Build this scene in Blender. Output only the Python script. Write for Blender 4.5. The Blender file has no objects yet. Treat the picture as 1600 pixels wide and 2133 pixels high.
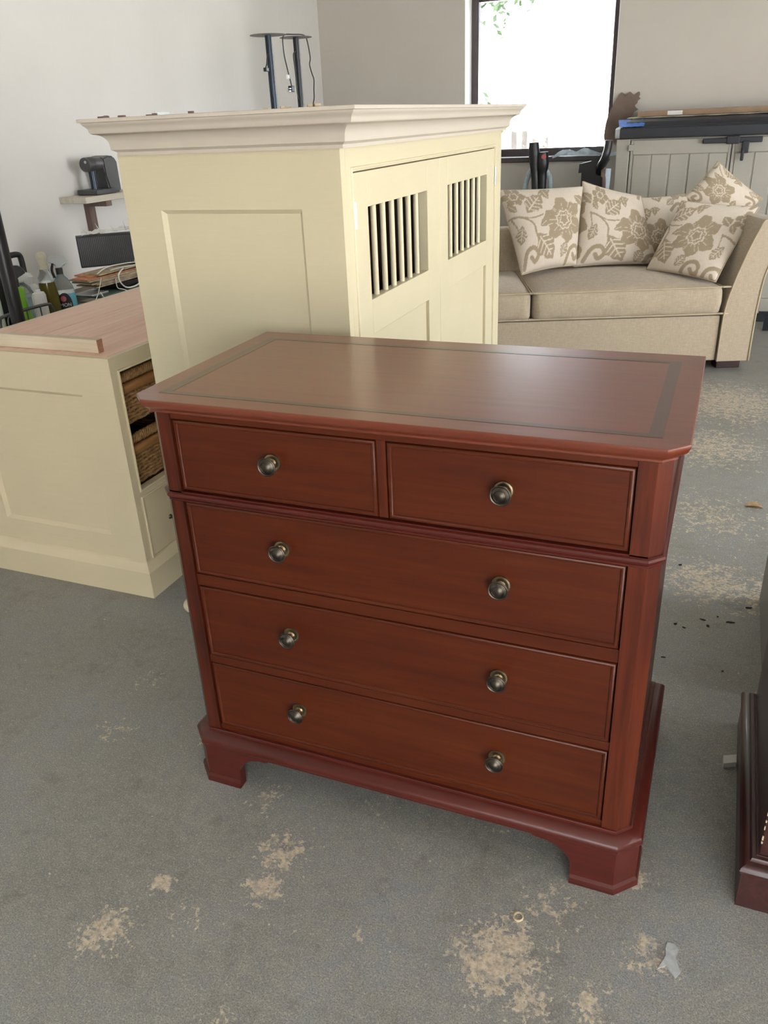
import bpy, bmesh, math, random
import numpy as np
from mathutils import Vector, Matrix
random.seed(7)
S = bpy.context.scene
C = S.collection

# ------------------------------------------------------------------ camera
F_PX = 1687.085
CAM = (0.5117, -1.1681, 1.3839)
PITCH, YAW, ROLL = math.radians(25.7776), math.radians(-23.0099), math.radians(-2.6349)
cd = bpy.data.cameras.new('camera'); cam = bpy.data.objects.new('camera', cd); C.objects.link(cam)
cd.sensor_fit = 'HORIZONTAL'; cd.sensor_width = 36.0; cd.lens = 36.0 * F_PX / 1600.0
cd.clip_start = 0.02; cd.clip_end = 300
_f = Vector((math.sin(YAW) * math.cos(PITCH), math.cos(YAW) * math.cos(PITCH), -math.sin(PITCH)))
_r = Vector((math.cos(YAW), -math.sin(YAW), 0)); _u = _r.cross(_f)
_r2 = _r * math.cos(ROLL) + _u * math.sin(ROLL); _u2 = -_r * math.sin(ROLL) + _u * math.cos(ROLL)
M = Matrix((_r2, _u2, -_f)).transposed().to_4x4(); M.translation = CAM
cam.matrix_world = M
S.camera = cam

# ------------------------------------------------------------------ world, exposure
S.view_settings.view_transform = 'Standard'; S.view_settings.look = 'None'
S.view_settings.gamma = 1.0; S.view_settings.use_curve_mapping = False
S.view_settings.exposure = 2.17
w = bpy.data.worlds.new('sky'); S.world = w; w.use_nodes = True
bg = w.node_tree.nodes['Background']
bg.inputs['Color'].default_value = (0.93, 0.965, 1.0, 1); bg.inputs['Strength'].default_value = 2.6

sl = bpy.data.lights.new('sun', 'SUN'); sl.energy = 16.0; sl.angle = .01; sl.color = (1.0, .96, .90)
sun = bpy.data.objects.new('sun', sl); C.objects.link(sun); sun.location = (-6, -4, 9)
sun.rotation_euler = Vector((.75, .42, -.62)).to_track_quat('-Z', 'Y').to_euler()

# room extents
XL, XR, YB, YF, ZC = -2.88, 4.2, 5.90, -4.2, 2.75
WIN = (-1.615, -0.437, 1.035, 2.25)          # window opening in the back wall: x0, x1, z0, z1
DOOR_R = (-0.2, 3.2, 0.0, 2.2)              # wide doorway in the right wall: y0, y1, z0, z1
DOOR_F = (1.2, 3.6, 0.0, 2.3)               # doorway behind the camera: x0, x1, z0, z1
def portal(name, loc, rot, sx, sy):
    l = bpy.data.lights.new(name, 'AREA'); l.shape = 'RECTANGLE'; l.size = sx; l.size_y = sy
    l.cycles.is_portal = True
    o = bpy.data.objects.new(name, l); o.location = loc; o.rotation_euler = rot; C.objects.link(o)
portal('daylight_portal', ((WIN[0]+WIN[1])/2, YB+.33, (WIN[2]+WIN[3])/2), (-math.pi/2, 0, 0), WIN[1]-WIN[0], WIN[3]-WIN[2])
portal('daylight_portal', (XR+.22, (DOOR_R[0]+DOOR_R[1])/2, DOOR_R[3]/2), (math.pi/2, 0, math.pi/2), DOOR_R[1]-DOOR_R[0], DOOR_R[3])
portal('daylight_portal', ((DOOR_F[0]+DOOR_F[1])/2, YF-.22, DOOR_F[3]/2), (math.pi/2, 0, 0), DOOR_F[1]-DOOR_F[0], DOOR_F[3])

# ------------------------------------------------------------------ materials
class NT:
    """tiny helper around a material node tree"""
    def __init__(s, name):
        s.m = bpy.data.materials.new(name); s.m.use_nodes = True
        s.t = s.m.node_tree; s.b = s.t.nodes['Principled BSDF']
        s._o = None
    def n(s, typ, **k):
        nd = s.t.nodes.new(typ)
        for a, v in k.items(): setattr(nd, a, v)
        return nd
    def l(s, a, b): s.t.links.new(a, b)
    def put(s, sock, v):
        if isinstance(v, bpy.types.NodeSocket): s.l(v, sock)
        else: sock.default_value = v if not (isinstance(v, tuple) and len(v) == 3 and sock.type == 'RGBA') else (*v, 1)
    def obj(s):
        if s._o is None: s._o = s.n('ShaderNodeTexCoord').outputs['Object']
        return s._o
    def geo(s): return s.n('ShaderNodeNewGeometry').outputs['Position']
    def mapping(s, vec, scale=(1, 1, 1), rot=(0, 0, 0), loc=(0, 0, 0)):
        m = s.n('ShaderNodeMapping'); s.l(vec, m.inputs[0])
        m.inputs['Scale'].default_value = scale; m.inputs['Rotation'].default_value = rot; m.inputs['Location'].default_value = loc
        return m.outputs[0]
    def noise(s, vec, scale, detail=4, rough=.55, dist=0):
        x = s.n('ShaderNodeTexNoise'); s.l(vec, x.inputs['Vector'])
        x.inputs['Scale'].default_value = scale; x.inputs['Detail'].default_value = detail
        x.inputs['Roughness'].default_value = rough; x.inputs['Distortion'].default_value = dist
        return x.outputs['Fac']
    def ramp(s, fac, stops, interp='LINEAR'):
        r = s.n('ShaderNodeValToRGB'); r.color_ramp.interpolation = interp; s.l(fac, r.inputs[0])
        e = r.color_ramp.elements
        while len(e) < len(stops): e.new(.5)
        for i, (p, c) in enumerate(stops):
            e[i].position = p; e[i].color = (*c, 1) if isinstance(c, tuple) else (c, c, c, 1)
        return r.outputs['Color']
    def mix(s, fac, a, b, blend='MIX'):
        x = s.n('ShaderNodeMix', data_type='RGBA', blend_type=blend)
        s.put(x.inputs[0], fac); s.put(x.inputs[6], a); s.put(x.inputs[7], b)
        return x.outputs[2]
    def math(s, op, a, b=None, c=None, clamp=False):
        x = s.n('ShaderNodeMath', operation=op, use_clamp=clamp)
        for i, v in enumerate((a, b, c)):
            if v is not None: s.put(x.inputs[i], v)
        return x.outputs[0]
    def bump(s, h, strength=.3, dist=.002):
        b = s.n('ShaderNodeBump'); b.inputs['Strength'].default_value = strength; b.inputs['Distance'].default_value = dist
        s.l(h, b.inputs['Height']); s.l(b.outputs[0], s.b.inputs['Normal'])
    def set(s, **k):
        names = {'color': 'Base Color', 'rough': 'Roughness', 'metal': 'Metallic', 'spec': 'Specular IOR Level', 'coat': 'Coat Weight',
                 'coat_rough': 'Coat Roughness', 'trans': 'Transmission Weight', 'ior': 'IOR', 'alpha': 'Alpha', 'sheen': 'Sheen Weight'}
        for a, v in k.items(): s.put(s.b.inputs[names[a]], v)
        return s

MAT = {}
def simple(name, col, rough=.5, metal=0, var=.12, scale=12, bump=0, bscale=60, **k):
    t = NT(name); v = t.noise(t.obj(), scale, 5)
    lo = tuple(c * (1 - var) for c in col); hi = tuple(min(1, c * (1 + var)) for c in col)
    t.set(color=t.ramp(v, [(.3, lo), (.7, hi)]), rough=rough, metal=metal, **k)
    if bump: t.bump(t.noise(t.obj(), bscale, 6), bump, .001)
    MAT[name] = t.m; return t.m

def wood(name, dark, mid, light, axis='x', rough=.3, coat=.3, scale=1.0, bump=.05, spec=.5, crough=.12):
    """fine straight grain along one axis plus broad blotchy stain"""
    t = NT(name); sc = {'x': (1.2, 22, 22), 'y': (22, 1.2, 22), 'z': (22, 22, 1.2)}[axis]
    v = t.mapping(t.obj(), tuple(scale * c for c in sc))
    g = t.noise(v, 3.0, 8, .62, .6)
    v2 = t.mapping(t.obj(), tuple(scale * c for c in [.25 * q + 1.5 for q in sc]))
    b = t.noise(v2, .9, 3, .5, .4)
    f = t.math('ADD', t.math('MULTIPLY', g, .62), t.math('MULTIPLY', b, .38))
    col = t.ramp(f, [(.33, dark), (.5, mid), (.68, light)])
    t.set(color=col, rough=rough, coat=coat, coat_rough=crough, spec=spec)
    if bump: t.bump(g, bump, .0006)
    MAT[name] = t.m; return t.m

mah = dict(dark=(.054, .0085, .0026), mid=(.073, .0125, .0032), light=(.098, .0185, .0040))
for ax in 'xy': wood('mahogany_' + ax, axis=ax, rough=.38, coat=.06, spec=.28, **mah)
wood('mahogany_z', (.028, .005, .0025), (.075, .0125, .0045), (.125, .023, .007), 'z', .36, .08, spec=.3)
wood('mahogany_red_x', (.060, .009, .006), (.076, .0120, .0078), (.095, .016, .010), 'x', .34, .08, spec=.35)
wood('mahogany_red_y', (.060, .009, .006), (.076, .0120, .0078), (.095, .016, .010), 'y', .34, .08, spec=.35)
wood('mahogany_top', (.120, .023, .010), (.148, .031, .0135), (.180, .041, .018), 'x', .31, .5, bump=.14, crough=.2)
wood('mahogany_inlay', (.058, .019, .011), (.070, .023, .013), (.084, .028, .015), 'x', .31, .5, crough=.2)
wood('mahogany_dark', (.022, .007, .0055), (.045, .012, .010), (.075, .022, .018), 'y', .36, .2)
wood('oak_plank', (.68, .43, .32), (.78, .53, .41), (.84, .64, .52), 'y', .55, 0, .9)
wood('pine_batten', (.45, .34, .22), (.58, .48, .34), (.68, .60, .46), 'x', .6, 0)
wood('batten_end', (.26, .12, .07), (.36, .18, .11), (.46, .26, .16), 'x', .65, 0, 2)
wood('shelf_board', (.45, .40, .32), (.56, .51, .42), (.64, .60, .52), 'y', .6, 0)
wood('bracket_wood', (.10, .062, .050), (.17, .11, .092), (.25, .17, .145), 'z', .6, 0)
wood('rod_wood', (.20, .085, .025), (.30, .14, .045), (.40, .20, .075), 'y', .42, .2)
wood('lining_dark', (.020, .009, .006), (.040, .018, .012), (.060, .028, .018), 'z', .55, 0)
wood('lining_brown', (.06, .028, .014), (.10, .05, .026), (.14, .075, .04), 'y', .5, 0)
wood('sofa_foot', (.012, .004, .004), (.03, .009, .008), (.05, .018, .015), 'x', .3, .3)

def paint(name, col, rough=.42, var=.06, bump=.05):
    t = NT(name); a = t.noise(t.obj(), 3.5, 4); b = t.noise(t.mapping(t.obj(), (6, 6, 90)), 2, 4)
    f = t.math('ADD', t.math('MULTIPLY', a, .6), t.math('MULTIPLY', b, .4))
    t.set(color=t.ramp(f, [(.3, tuple(c * (1 - var) for c in col)), (.7, tuple(min(1, c * (1 + var)) for c in col))]), rough=rough)
    t.bump(t.noise(t.obj(), 140, 3), bump, .0005); MAT[name] = t.m
paint('cream', (.60, .535, .365), var=.03); paint('cornice_primer', (.56, .50, .42), var=.03); paint('cream_low', (.615, .53, .355), var=.03)
paint('plastic_beige', (.36, .34, .29), .55, .05, .12); paint('plastic_dark', (.016, .018, .024), .55, .1, .1)
paint('grey_paint', (.20, .20, .20), .5); paint('white_block', (.6, .6, .58), .5)
simple('wall_paint', (.72, .70, .675), .78, var=.025, scale=2.2, bump=.12, bscale=45)
simple('wall_paint_backlit', (.56, .52, .465), .78, var=.025, scale=2.2, bump=.12, bscale=45)  # darker copy of the wall paint, with the back wall's backlit shade in it
simple('ceiling_paint', (.78, .77, .75), .9, var=.02)
simple('window_wood', (.045, .030, .032), .38, var=.2, coat=.4)
simple('reveal_white', (.78, .78, .78), .6, var=.02)
simple('brass', (.30, .225, .135), .30, 1, var=.2, scale=60)
simple('brass_dark', (.085, .072, .058), .40, 1, var=.25, scale=60)
simple('steel', (.55, .55, .56), .3, 1)
simple('black_plastic', (.012, .013, .015), .38, var=.2)
simple('black_metal', (.016, .018, .024), .30, .25, var=.2)
simple('blue_black_metal', (.03, .038, .055), .27, .6, var=.2)
simple('disc_metal', (.16, .15, .14), .42, .6)
simple('grey_plastic', (.060, .060, .062), .42, var=.15)
simple('grey_foam', (.36, .42, .44), .7, var=.2, scale=60)
simple('cardboard', (.30, .20, .13), .8, var=.15, scale=9)
simple('cardboard_dark', (.20, .145, .115), .85, var=.15, scale=9)
simple('paper_white', (.74, .74, .72), .8, var=.05)
simple('label_dark', (.01, .01, .012), .5)
simple('label_red', (.42, .09, .10), .5)
simple('label_blue', (.02, .12, .22), .5)
simple('green_plastic', (.20, .50, .035), .38, var=.1)
simple('white_plastic', (.74, .75, .74), .35, var=.04)
simple('wire_grey', (.12, .125, .125), .4, .7)
simple('cable_white', (.74, .72, .66), .45, var=.05)
simple('cable_black', (.02, .02, .02), .45)
simple('wicker', (.30, .165, .062), .6, var=.38, scale=70, bump=.3, bscale=200)
simple('wicker_dark', (.19, .10, .04), .65, var=.38, scale=70)
simple('strip_orange', (.52, .23, .11), .6, var=.3, scale=25)
simple('strip_tan', (.42, .33, .22), .65, var=.3, scale=25)
simple('rail_beige', (.36, .33, .24), .5)
simple('bench_wood', (.16, .115, .075), .6, var=.25, scale=6)
simple('leaf', (.50, .34, .17), .7, var=.25, scale=60)
simple('chip_dark', (.022, .017, .014), .8, var=.3)
simple('chip_cream', (.55, .45, .30), .8, var=.2)
simple('polythene_cream', (.52, .49, .38), .4, var=.15, scale=20)
simple('polythene_blue', (.58, .70, .80), .25, var=.2, scale=14)
simple('sky_reflection_blue', (.045, .16, .55), .4, var=.35, scale=30)  # blue of the sky mirrored in the lid, given as a flat colour
simple('render_white', (.80, .79, .76), .8)
simple('slate', (.042, .038, .055), .6, var=.25, scale=5)
simple('fence_wood', (.07, .06, .055), .8, var=.25)
simple('foliage', (.025, .05, .015), .7, var=.5, scale=7)
simple('bark', (.10, .07, .05), .9)
simple('paving', (.50, .49, .46), .9, var=.1)
simple('brick_jamb', (.36, .26, .25), .8, var=.2)

def clear(name, col, rough=.06, ior=1.3):
    t = NT(name); t.set(color=col, rough=rough, trans=.9, ior=ior); MAT[name] = t.m
clear('clear_plastic', (.86, .92, .93), .18); clear('clear_blue', (.62, .85, .93), .15); simple('blue_liquid', (.16, .47, .60), .15, var=.05)
simple('oil_liquid', (.105, .085, .010), .12, var=.15); clear('glass_green', (.55, .78, .70), .02, 1.2); simple('haze_plastic', (.42, .44, .45), .2, var=.15, scale=90)
# window pane: thin glass that lets daylight through
t = NT('window_glass'); tr = t.n('ShaderNodeBsdfTransparent'); tr.inputs[0].default_value = (.95, .97, .97, 1)
gl = t.n('ShaderNodeBsdfGlossy'); gl.inputs['Roughness'].default_value = .02
fr = t.n('ShaderNodeFresnel'); fr.inputs[0].default_value = 1.25
mx = t.n('ShaderNodeMixShader'); t.l(fr.outputs[0], mx.inputs[0]); t.l(tr.outputs[0], mx.inputs[1]); t.l(gl.outputs[0], mx.inputs[2])
t.l(mx.outputs[0], t.t.nodes['Material Output'].inputs[0]); MAT['window_glass'] = t.m

# sofa linen
t = NT('sofa_linen')
wv = t.math('ADD', t.noise(t.mapping(t.obj(), (30, 30, 500)), 1.2, 3), t.noise(t.mapping(t.obj(), (500, 30, 30)), 1.2, 3))
t.set(color=t.ramp(t.math('MULTIPLY', wv, .5), [(.36, (.345, .275, .195)), (.64, (.465, .385, .285))]), rough=.92, sheen=.2, spec=.15)
t.bump(wv, .35, .0008); MAT['sofa_linen'] = t.m
simple('piping', (.44, .36, .245), .9, var=.1)
# printed cushion cloth: the print is a colour attribute
t = NT('cushion_print'); at = t.n('ShaderNodeAttribute', attribute_name='print')
wv = t.math('ADD', t.noise(t.mapping(t.obj(), (30, 30, 500)), 1.2, 3), t.noise(t.mapping(t.obj(), (500, 30, 30)), 1.2, 3))
t.set(color=t.mix(at.outputs['Fac'], t.ramp(wv, [(.7, (.56, .475, .385)), (1.0, (.64, .56, .465))]), t.ramp(wv, [(.7, (.29, .225, .15)), (1.0, (.36, .285, .195))])), rough=.9, sheen=.2, spec=.15)
t.bump(wv, .3, .0008); MAT['cushion_print'] = t.m

# painted concrete floor with worn flakes
FLAKES = [  # world x, y, radius, strength
    (-.788, .062, .10, .6), (-.834, .265, .11, .5), (-.393, -.281, .07, .75), (-.196, -.222, .09, .85), (-.436, -.407, .12, .85),
    (-.195, -.133, .13, .8), (-.30, .0, .12, .5), (.289, -.20, .17, 1.0), (.359, -.067, .15, .55), (.541, -.107, .11, .7), (.507, .057, .07, .8),
    (.554, 2.531, .55, .75), (.573, 1.8, .50, .6), (.60, 1.30, .32, .78), (.75, 1.25, .3, .7), (.62, 3.2, .75, .8), (.458, -.232, .09, .75),
    (.348, -.264, .10, .7), (-.139, -.481, .06, .6), (.025, -.255, .06, .5), (-.05, .06, .12, .35), (-.55, .12, .10, .45), (1.3, 2.4, .7, .7), (-.3, -.32, .12, .45), (.2, .12, .15, .35)]
t = NT('floor_concrete'); P = t.obj()
mask = None
for x, y, r, s_ in FLAKES:
    d = t.n('ShaderNodeVectorMath', operation='DISTANCE'); t.l(P, d.inputs[0]); d.inputs[1].default_value = (x, y, 0)
    mr = t.n('ShaderNodeMapRange', interpolation_type='SMOOTHSTEP'); t.l(d.outputs['Value'], mr.inputs[0])
    mr.inputs[1].default_value = 0; mr.inputs[2].default_value = r; mr.inputs[3].default_value = s_; mr.inputs[4].default_value = 0
    mask = mr.outputs[0] if mask is None else t.math('MAXIMUM', mask, mr.outputs[0])
n1 = t.math('ADD', t.math('MULTIPLY', t.noise(P, 30, 10, .72, .5), .55), t.math('MULTIPLY', t.noise(P, 95, 8, .7, .3), .45)); n2 = t.noise(P, 110, 6, .6)
thr = t.math('ADD', t.math('MULTIPLY', mask, .215), t.math('MULTIPLY', n2, .07))
fl = t.math('GREATER_THAN', t.math('ADD', n1, thr), .674)
fl2 = t.math('GREATER_THAN', t.noise(t.mapping(P, (1, 1, 1), loc=(3, 8, 0)), 75, 3, .5), .728)      # tiny stray flecks
fl = t.math('MAXIMUM', fl, fl2)
g1 = t.noise(P, 2.6, 5, .6, .3); g2 = t.noise(P, 340, 4, .7); g3 = t.noise(P, 38, 6, .65)
base = t.ramp(g1, [(.32, (.235, .232, .212)), (.5, (.275, .278, .268)), (.68, (.29, .308, .325))])
base = t.mix(t.ramp(g3, [(.40, 0.0), (.66, .8)]), base, (.36, .345, .30))
base = t.mix(t.ramp(t.noise(P, 7, 6, .65), [(.54, 0.0), (.74, .4)]), base, (.20, .165, .13))
base = t.mix(t.ramp(g2, [(.34, .75), (.56, 0.0)]), base, (.11, .102, .09))
base = t.mix(t.ramp(t.noise(P, 170, 5, .7), [(.52, 0.0), (.70, .7)]), base, (.47, .455, .41))
base = t.mix(t.ramp(t.noise(t.mapping(P, (1, 1, 1), loc=(7, 1, 0)), 14, 7, .7), [(.56, 0.0), (.66, .4)]), base, (.15, .14, .12))
fc = t.mix(t.ramp(t.noise(P, 50, 5, .6), [(.34, .7), (.52, 0.0)]), t.ramp(n2, [(.35, (.40, .32, .22)), (.6, (.64, .56, .44))]), base)
col = t.mix(fl, base, fc)
t.set(color=col, rough=t.ramp(g3, [(.3, .42), (.7, .62)]), spec=.5)
t.bump(t.math('ADD', t.math('MULTIPLY', g2, .5), t.math('ADD', t.math('MULTIPLY', g3, .6), t.math('MULTIPLY', fl, -.35))), .6, .004)
MAT['floor_concrete'] = t.m

# ------------------------------------------------------------------ mesh helpers
def box(bm, x0, x1, y0, y1, z0, z1, bev=0, seg=2):
    v = [bm.verts.new(p) for p in ((x0,y0,z0),(x1,y0,z0),(x1,y1,z0),(x0,y1,z0),(x0,y0,z1),(x1,y0,z1),(x1,y1,z1),(x0,y1,z1))]
    fs = [bm.faces.new([v[i] for i in q]) for q in ((3,2,1,0),(4,5,6,7),(0,1,5,4),(1,2,6,5),(2,3,7,6),(3,0,4,7))]
    if bev:
        es = list({e for f in fs for e in f.edges})
        bmesh.ops.bevel(bm, geom=es, offset=bev, segments=seg, affect='EDGES', profile=.5)
    return v
def mkbox(*a, **k):
    bm = bmesh.new(); box(bm, *a, **k); return bm
def prism(bm, poly, a0, a1, axis='y'):
    """extrude a 2-D polygon: axis y -> poly is (x,z); axis x -> (y,z); axis z -> (x,y)"""
    def p(q, a): return {'y': (q[0], a, q[1]), 'x': (a, q[0], q[1]), 'z': (q[0], q[1], a)}[axis]
    A = [bm.verts.new(p(q, a0)) for q in poly]; B = [bm.verts.new(p(q, a1)) for q in poly]; n = len(poly)
    bm.faces.new(A); bm.faces.new(B[::-1])
    for i in range(n): bm.faces.new((A[i], B[i], B[(i+1) % n], A[(i+1) % n]))
def lathe(bm, prof, seg=24, mat=Matrix()):
    rings = []
    for r, z in prof:
        if r < 1e-6: rings.append([bm.verts.new(mat @ Vector((0, 0, z)))])
        else: rings.append([bm.verts.new(mat @ Vector((r*math.cos(2*math.pi*i/seg), r*math.sin(2*math.pi*i/seg), z))) for i in range(seg)])
    for a, b in zip(rings, rings[1:]):
        for i in range(seg):
            j = (i+1) % seg
            if len(a) == 1 and len(b) == 1: continue
            if len(a) == 1: bm.faces.new((a[0], b[j], b[i]))
            elif len(b) == 1: bm.faces.new((a[i], a[j], b[0]))
            else: bm.faces.new((a[i], a[j], b[j], b[i]))
def smooth_pts(pts, k=6, closed=False):
    P = [Vector(p) for p in pts]; n = len(P); out = []
    rng = range(n if closed else n-1)
    for i in rng:
        g = (lambda q: P[q % n]) if closed else (lambda q: P[max(0, min(n-1, q))])
        p0, p1, p2, p3 = g(i-1), g(i), g(i+1), g(i+2)
        for j in range(k):
            t = j/k
            out.append(.5*((2*p1)+(-p0+p2)*t+(2*p0-5*p1+4*p2-p3)*t*t+(-p0+3*p1-3*p2+p3)*t**3))
    if not closed: out.append(P[-1])
    return out
def tube(bm, pts, r, seg=8, closed=False, cap=True):
    P = [Vector(p) for p in pts]; n = len(P)
    rr = r if isinstance(r, (list, tuple)) else [r]*n
    T = []
    for i in range(n):
        a = P[(i-1) % n] if (closed or i > 0) else P[i]; b = P[(i+1) % n] if (closed or i < n-1) else P[i]
        d = (b-a); T.append(d.normalized() if d.length > 1e-9 else Vector((0, 0, 1)))
    ref = Vector((0, 0, 1)) if abs(T[0].z) < .9 else Vector((1, 0, 0))
    N = (ref - T[0]*ref.dot(T[0])).normalized(); rings = []
    for i in range(n):
        N = (N - T[i]*N.dot(T[i])).normalized(); B = T[i].cross(N)
        rings.append([bm.verts.new(P[i] + (N*math.cos(2*math.pi*k/seg) + B*math.sin(2*math.pi*k/seg))*rr[i]) for k in range(seg)])
    for i in range(n if closed else n-1):
        a, b = rings[i], rings[(i+1) % n]
        for k in range(seg): bm.faces.new((a[k], a[(k+1) % seg], b[(k+1) % seg], b[k]))
    if cap and not closed:
        bm.faces.new(rings[0][::-1]); bm.faces.new(rings[-1])
def sweep(bm, path, prof, closed=True, cap_top=False, cap_bottom=False):
    """mitred moulding: path is a 2-D polyline (counter-clockwise = outward to the right), prof is (out, z)"""
    P = [Vector(p) for p in path]; n = len(P); offs = []
    for i in range(n):
        e0 = (P[i]-P[i-1]).normalized() if (closed or i > 0) else None
        e1 = (P[(i+1) % n]-P[i]).normalized() if (closed or i < n-1) else None
        nn = [Vector((e.y, -e.x)) for e in (e0, e1) if e is not None]
        if len(nn) == 1: offs.append(nn[0])
        else:
            m = (nn[0]+nn[1]); m.normalize(); offs.append(m / max(.2, m.dot(nn[0])))
    rings = [[bm.verts.new((P[i].x+offs[i].x*o, P[i].y+offs[i].y*o, z)) for i in range(n)] for o, z in prof]
    for a, b in zip(rings, rings[1:]):
        for i in range(n if closed else n-1):
            j = (i+1) % n; bm.faces.new((a[i], a[j], b[j], b[i]))
    if cap_top: bm.faces.new(rings[-1])
    if cap_bottom: bm.faces.new(rings[0][::-1])

ORG = {}
def obj(name, bm, mat, parent=None, smooth=False, kind=None):
    bmesh.ops.recalc_face_normals(bm, faces=bm.faces[:])
    me = bpy.data.meshes.new(name)
    root = parent
    while root is not None and root.parent is not None: root = root.parent
    if root is not None and root.name in ORG: bm.transform(ORG[root.name])
    bm.to_mesh(me); bm.free()
    me.materials.append(MAT[mat])
    if smooth:
        me.polygons.foreach_set('use_smooth', [True]*len(me.polygons))
        if smooth is not True: me.set_sharp_from_angle(angle=math.radians(smooth))
    o = bpy.data.objects.new(name, me); C.objects.link(o)
    if parent is not None: o.parent = parent
    if kind: o['kind'] = kind
    return o
def thing(name, label, cat, loc=(0, 0, 0), group=None, world=True, rotz=0):
    """an Empty at the base of a thing; world=True: its parts are given in world coordinates"""
    o = bpy.data.objects.new(name, None); C.objects.link(o); o.location = loc; o.empty_display_size = .1
    o.rotation_euler = (0, 0, rotz)
    tag(o, label, cat, group)
    ORG[o.name] = Matrix.Translation(-Vector(loc)) if world else Matrix()
    return o
def tag(o, label, cat, group=None):
    o['label'] = label; o['category'] = cat
    if group: o['group'] = group
    return o
def copy_tree(o, parent=None):
    c = o.copy(); C.objects.link(c); c.parent = parent
    for ch in [q for q in bpy.data.objects if q.parent is o]: copy_tree(ch, c)
    return c
def struct(name, bm, mat, parent=None):
    o = obj(name, bm, mat, parent)
    if parent is None: o['kind'] = 'structure'
    return o
def rect(x0, x1, y0, y1): return [(x0, y0), (x1, y0), (x1, y1), (x0, y1)]
def frame(bm, axis, a, b, u0, u1, v0, v1, w, bev=.0015):
    """four mitre-less frame members between depth a..b; w = (left, right, bottom, top) widths"""
    l, r, d, t_ = w
    for (p0, p1, q0, q1) in ((u0, u0+l, v0, v1), (u1-r, u1, v0, v1), (u0+l, u1-r, v0, v0+d), (u0+l, u1-r, v1-t_, v1)):
        if p1-p0 < 1e-5 or q1-q0 < 1e-5: continue
        if axis == 'y': box(bm, p0, p1, a, b, q0, q1, bev, 1)
        else: box(bm, a, b, p0, p1, q0, q1, bev, 1)

# ------------------------------------------------------------------ the room
struct('floor', mkbox(XL-.2, XR+.3, YF-.3, YB+.3, -.1, 0), 'floor_concrete')
struct('ceiling', mkbox(XL-.2, XR+.2, YF-.2, YB+.3, ZC, ZC+.12), 'ceiling_paint')
struct('wall_left', mkbox(XL-.2, XL, YF-.2, YB+.3, 0, ZC), 'wall_paint')
bm = bmesh.new(); x0, x1, z0, z1 = WIN
box(bm, XL, x0, YB, YB+.3, 0, ZC); box(bm, x1, XR, YB, YB+.3, 0, ZC); box(bm, x0, x1, YB, YB+.3, 0, z0); box(bm, x0, x1, YB, YB+.3, z1, ZC)
struct('wall_back', bm, 'wall_paint_backlit')
bm = bmesh.new(); y0, y1, z0, z1 = DOOR_R
box(bm, XR, XR+.2, YF-.2, y0, 0, ZC); box(bm, XR, XR+.2, y1, YB+.3, 0, ZC); box(bm, XR, XR+.2, y0, y1, z1, ZC)
struct('wall_right', bm, 'wall_paint')
bm = bmesh.new(); x0, x1, z0, z1 = DOOR_F
box(bm, XL, x0, YF-.2, YF, 0, ZC); box(bm, x1, XR, YF-.2, YF, 0, ZC); box(bm, x0, x1, YF-.2, YF, z1, ZC)
struct('wall_front', bm, 'wall_paint')
# window
x0, x1, z0, z1 = WIN; FY = 6.08
bm = bmesh.new(); frame(bm, 'y', FY, FY+.07, x0, x1, z0+.03, z1, (.06, .06, .06, .06), .006)
wi = struct('window_1', bm, 'window_wood')
struct('pane', mkbox(x0+.06, x1-.06, FY+.03, FY+.036, z0+.09, z1-.06), 'window_glass', wi)
struct('window_sill', mkbox(x0-.0, x1+.0, YB-.025, FY+.0, z0-.005, z0+.035, bev=.006), 'window_wood', wi)
bm = bmesh.new()
box(bm, x0, x0+.004, YB-.001, FY, z0+.036, z1); box(bm, x1-.004, x1, YB-.001, FY, z0+.036, z1); box(bm, x0, x1, YB-.001, FY, z1-.004, z1)
struct('trim_1', bm, 'reveal_white')

# ------------------------------------------------------------------ outdoors, seen through the window
g = struct('ground', mkbox(-60, 60, YB+.31, 80, -.16, -.10), 'paving')
g = struct('ground.001', mkbox(XR+.31, 60, -60, YB+.30, -.16, -.10), 'paving')
g = struct('ground.002', mkbox(-60, XR+.30, -60, YF-.31, -.16, -.10), 'paving')
h = thing('outbuilding', 'white rendered gable end with a dark sloping verge outside the window', 'building', (-5.9, 13, -.1))
bm = bmesh.new(); prism(bm, [(-7.6, -.1), (-2.85, -.1), (-2.85, 1.86), (-5.0, 3.40), (-7.6, 2.0)], 11.5, 15)
obj('gable_wall', bm, 'render_white', h)
bm = bmesh.new(); prism(bm, [(-2.70, 1.755), (-5.0, 3.41), (-5.0, 3.53), (-2.68, 1.86)], 11.3, 15.2); obj('roof', bm, 'slate', h)
bm = bmesh.new(); prism(bm, [(-7.7, 1.95), (-5.0, 3.41), (-5.0, 3.53), (-7.7, 2.07)], 11.3, 15.2); obj('roof', bm, 'slate', h)
h = thing('house', 'pale house with a purple slate roof beyond the yard', 'building', (1.5, 20, -.1))
obj('wall', mkbox(-3.6, 6, 19, 26, -.1, 2.9), 'render_white', h)
bm = bmesh.new(); prism(bm, [(18.6, 2.8), (22.5, 5.7), (22.5, 5.85), (18.6, 2.95)], -3.9, 6.3, 'x'); rf = obj('roof', bm, 'slate', h)
for k in range(9):
    f_ = k/9; y = 18.6+3.9*f_; z = 2.95+2.9*f_
    obj('tile_course', mkbox(-3.9, 6.3, y, y+.5, z+.0, z+.05), 'slate', rf)
fe = thing('garden_fence', 'low paling fence across the yard outside the window', 'fence', (-1.5, 10.5, -.1))
for k in range(12): obj('paling', mkbox(-2.35+k*.14, -2.28+k*.14, 10.5, 10.52, -.1, 1.60), 'fence_wood', fe)
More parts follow.
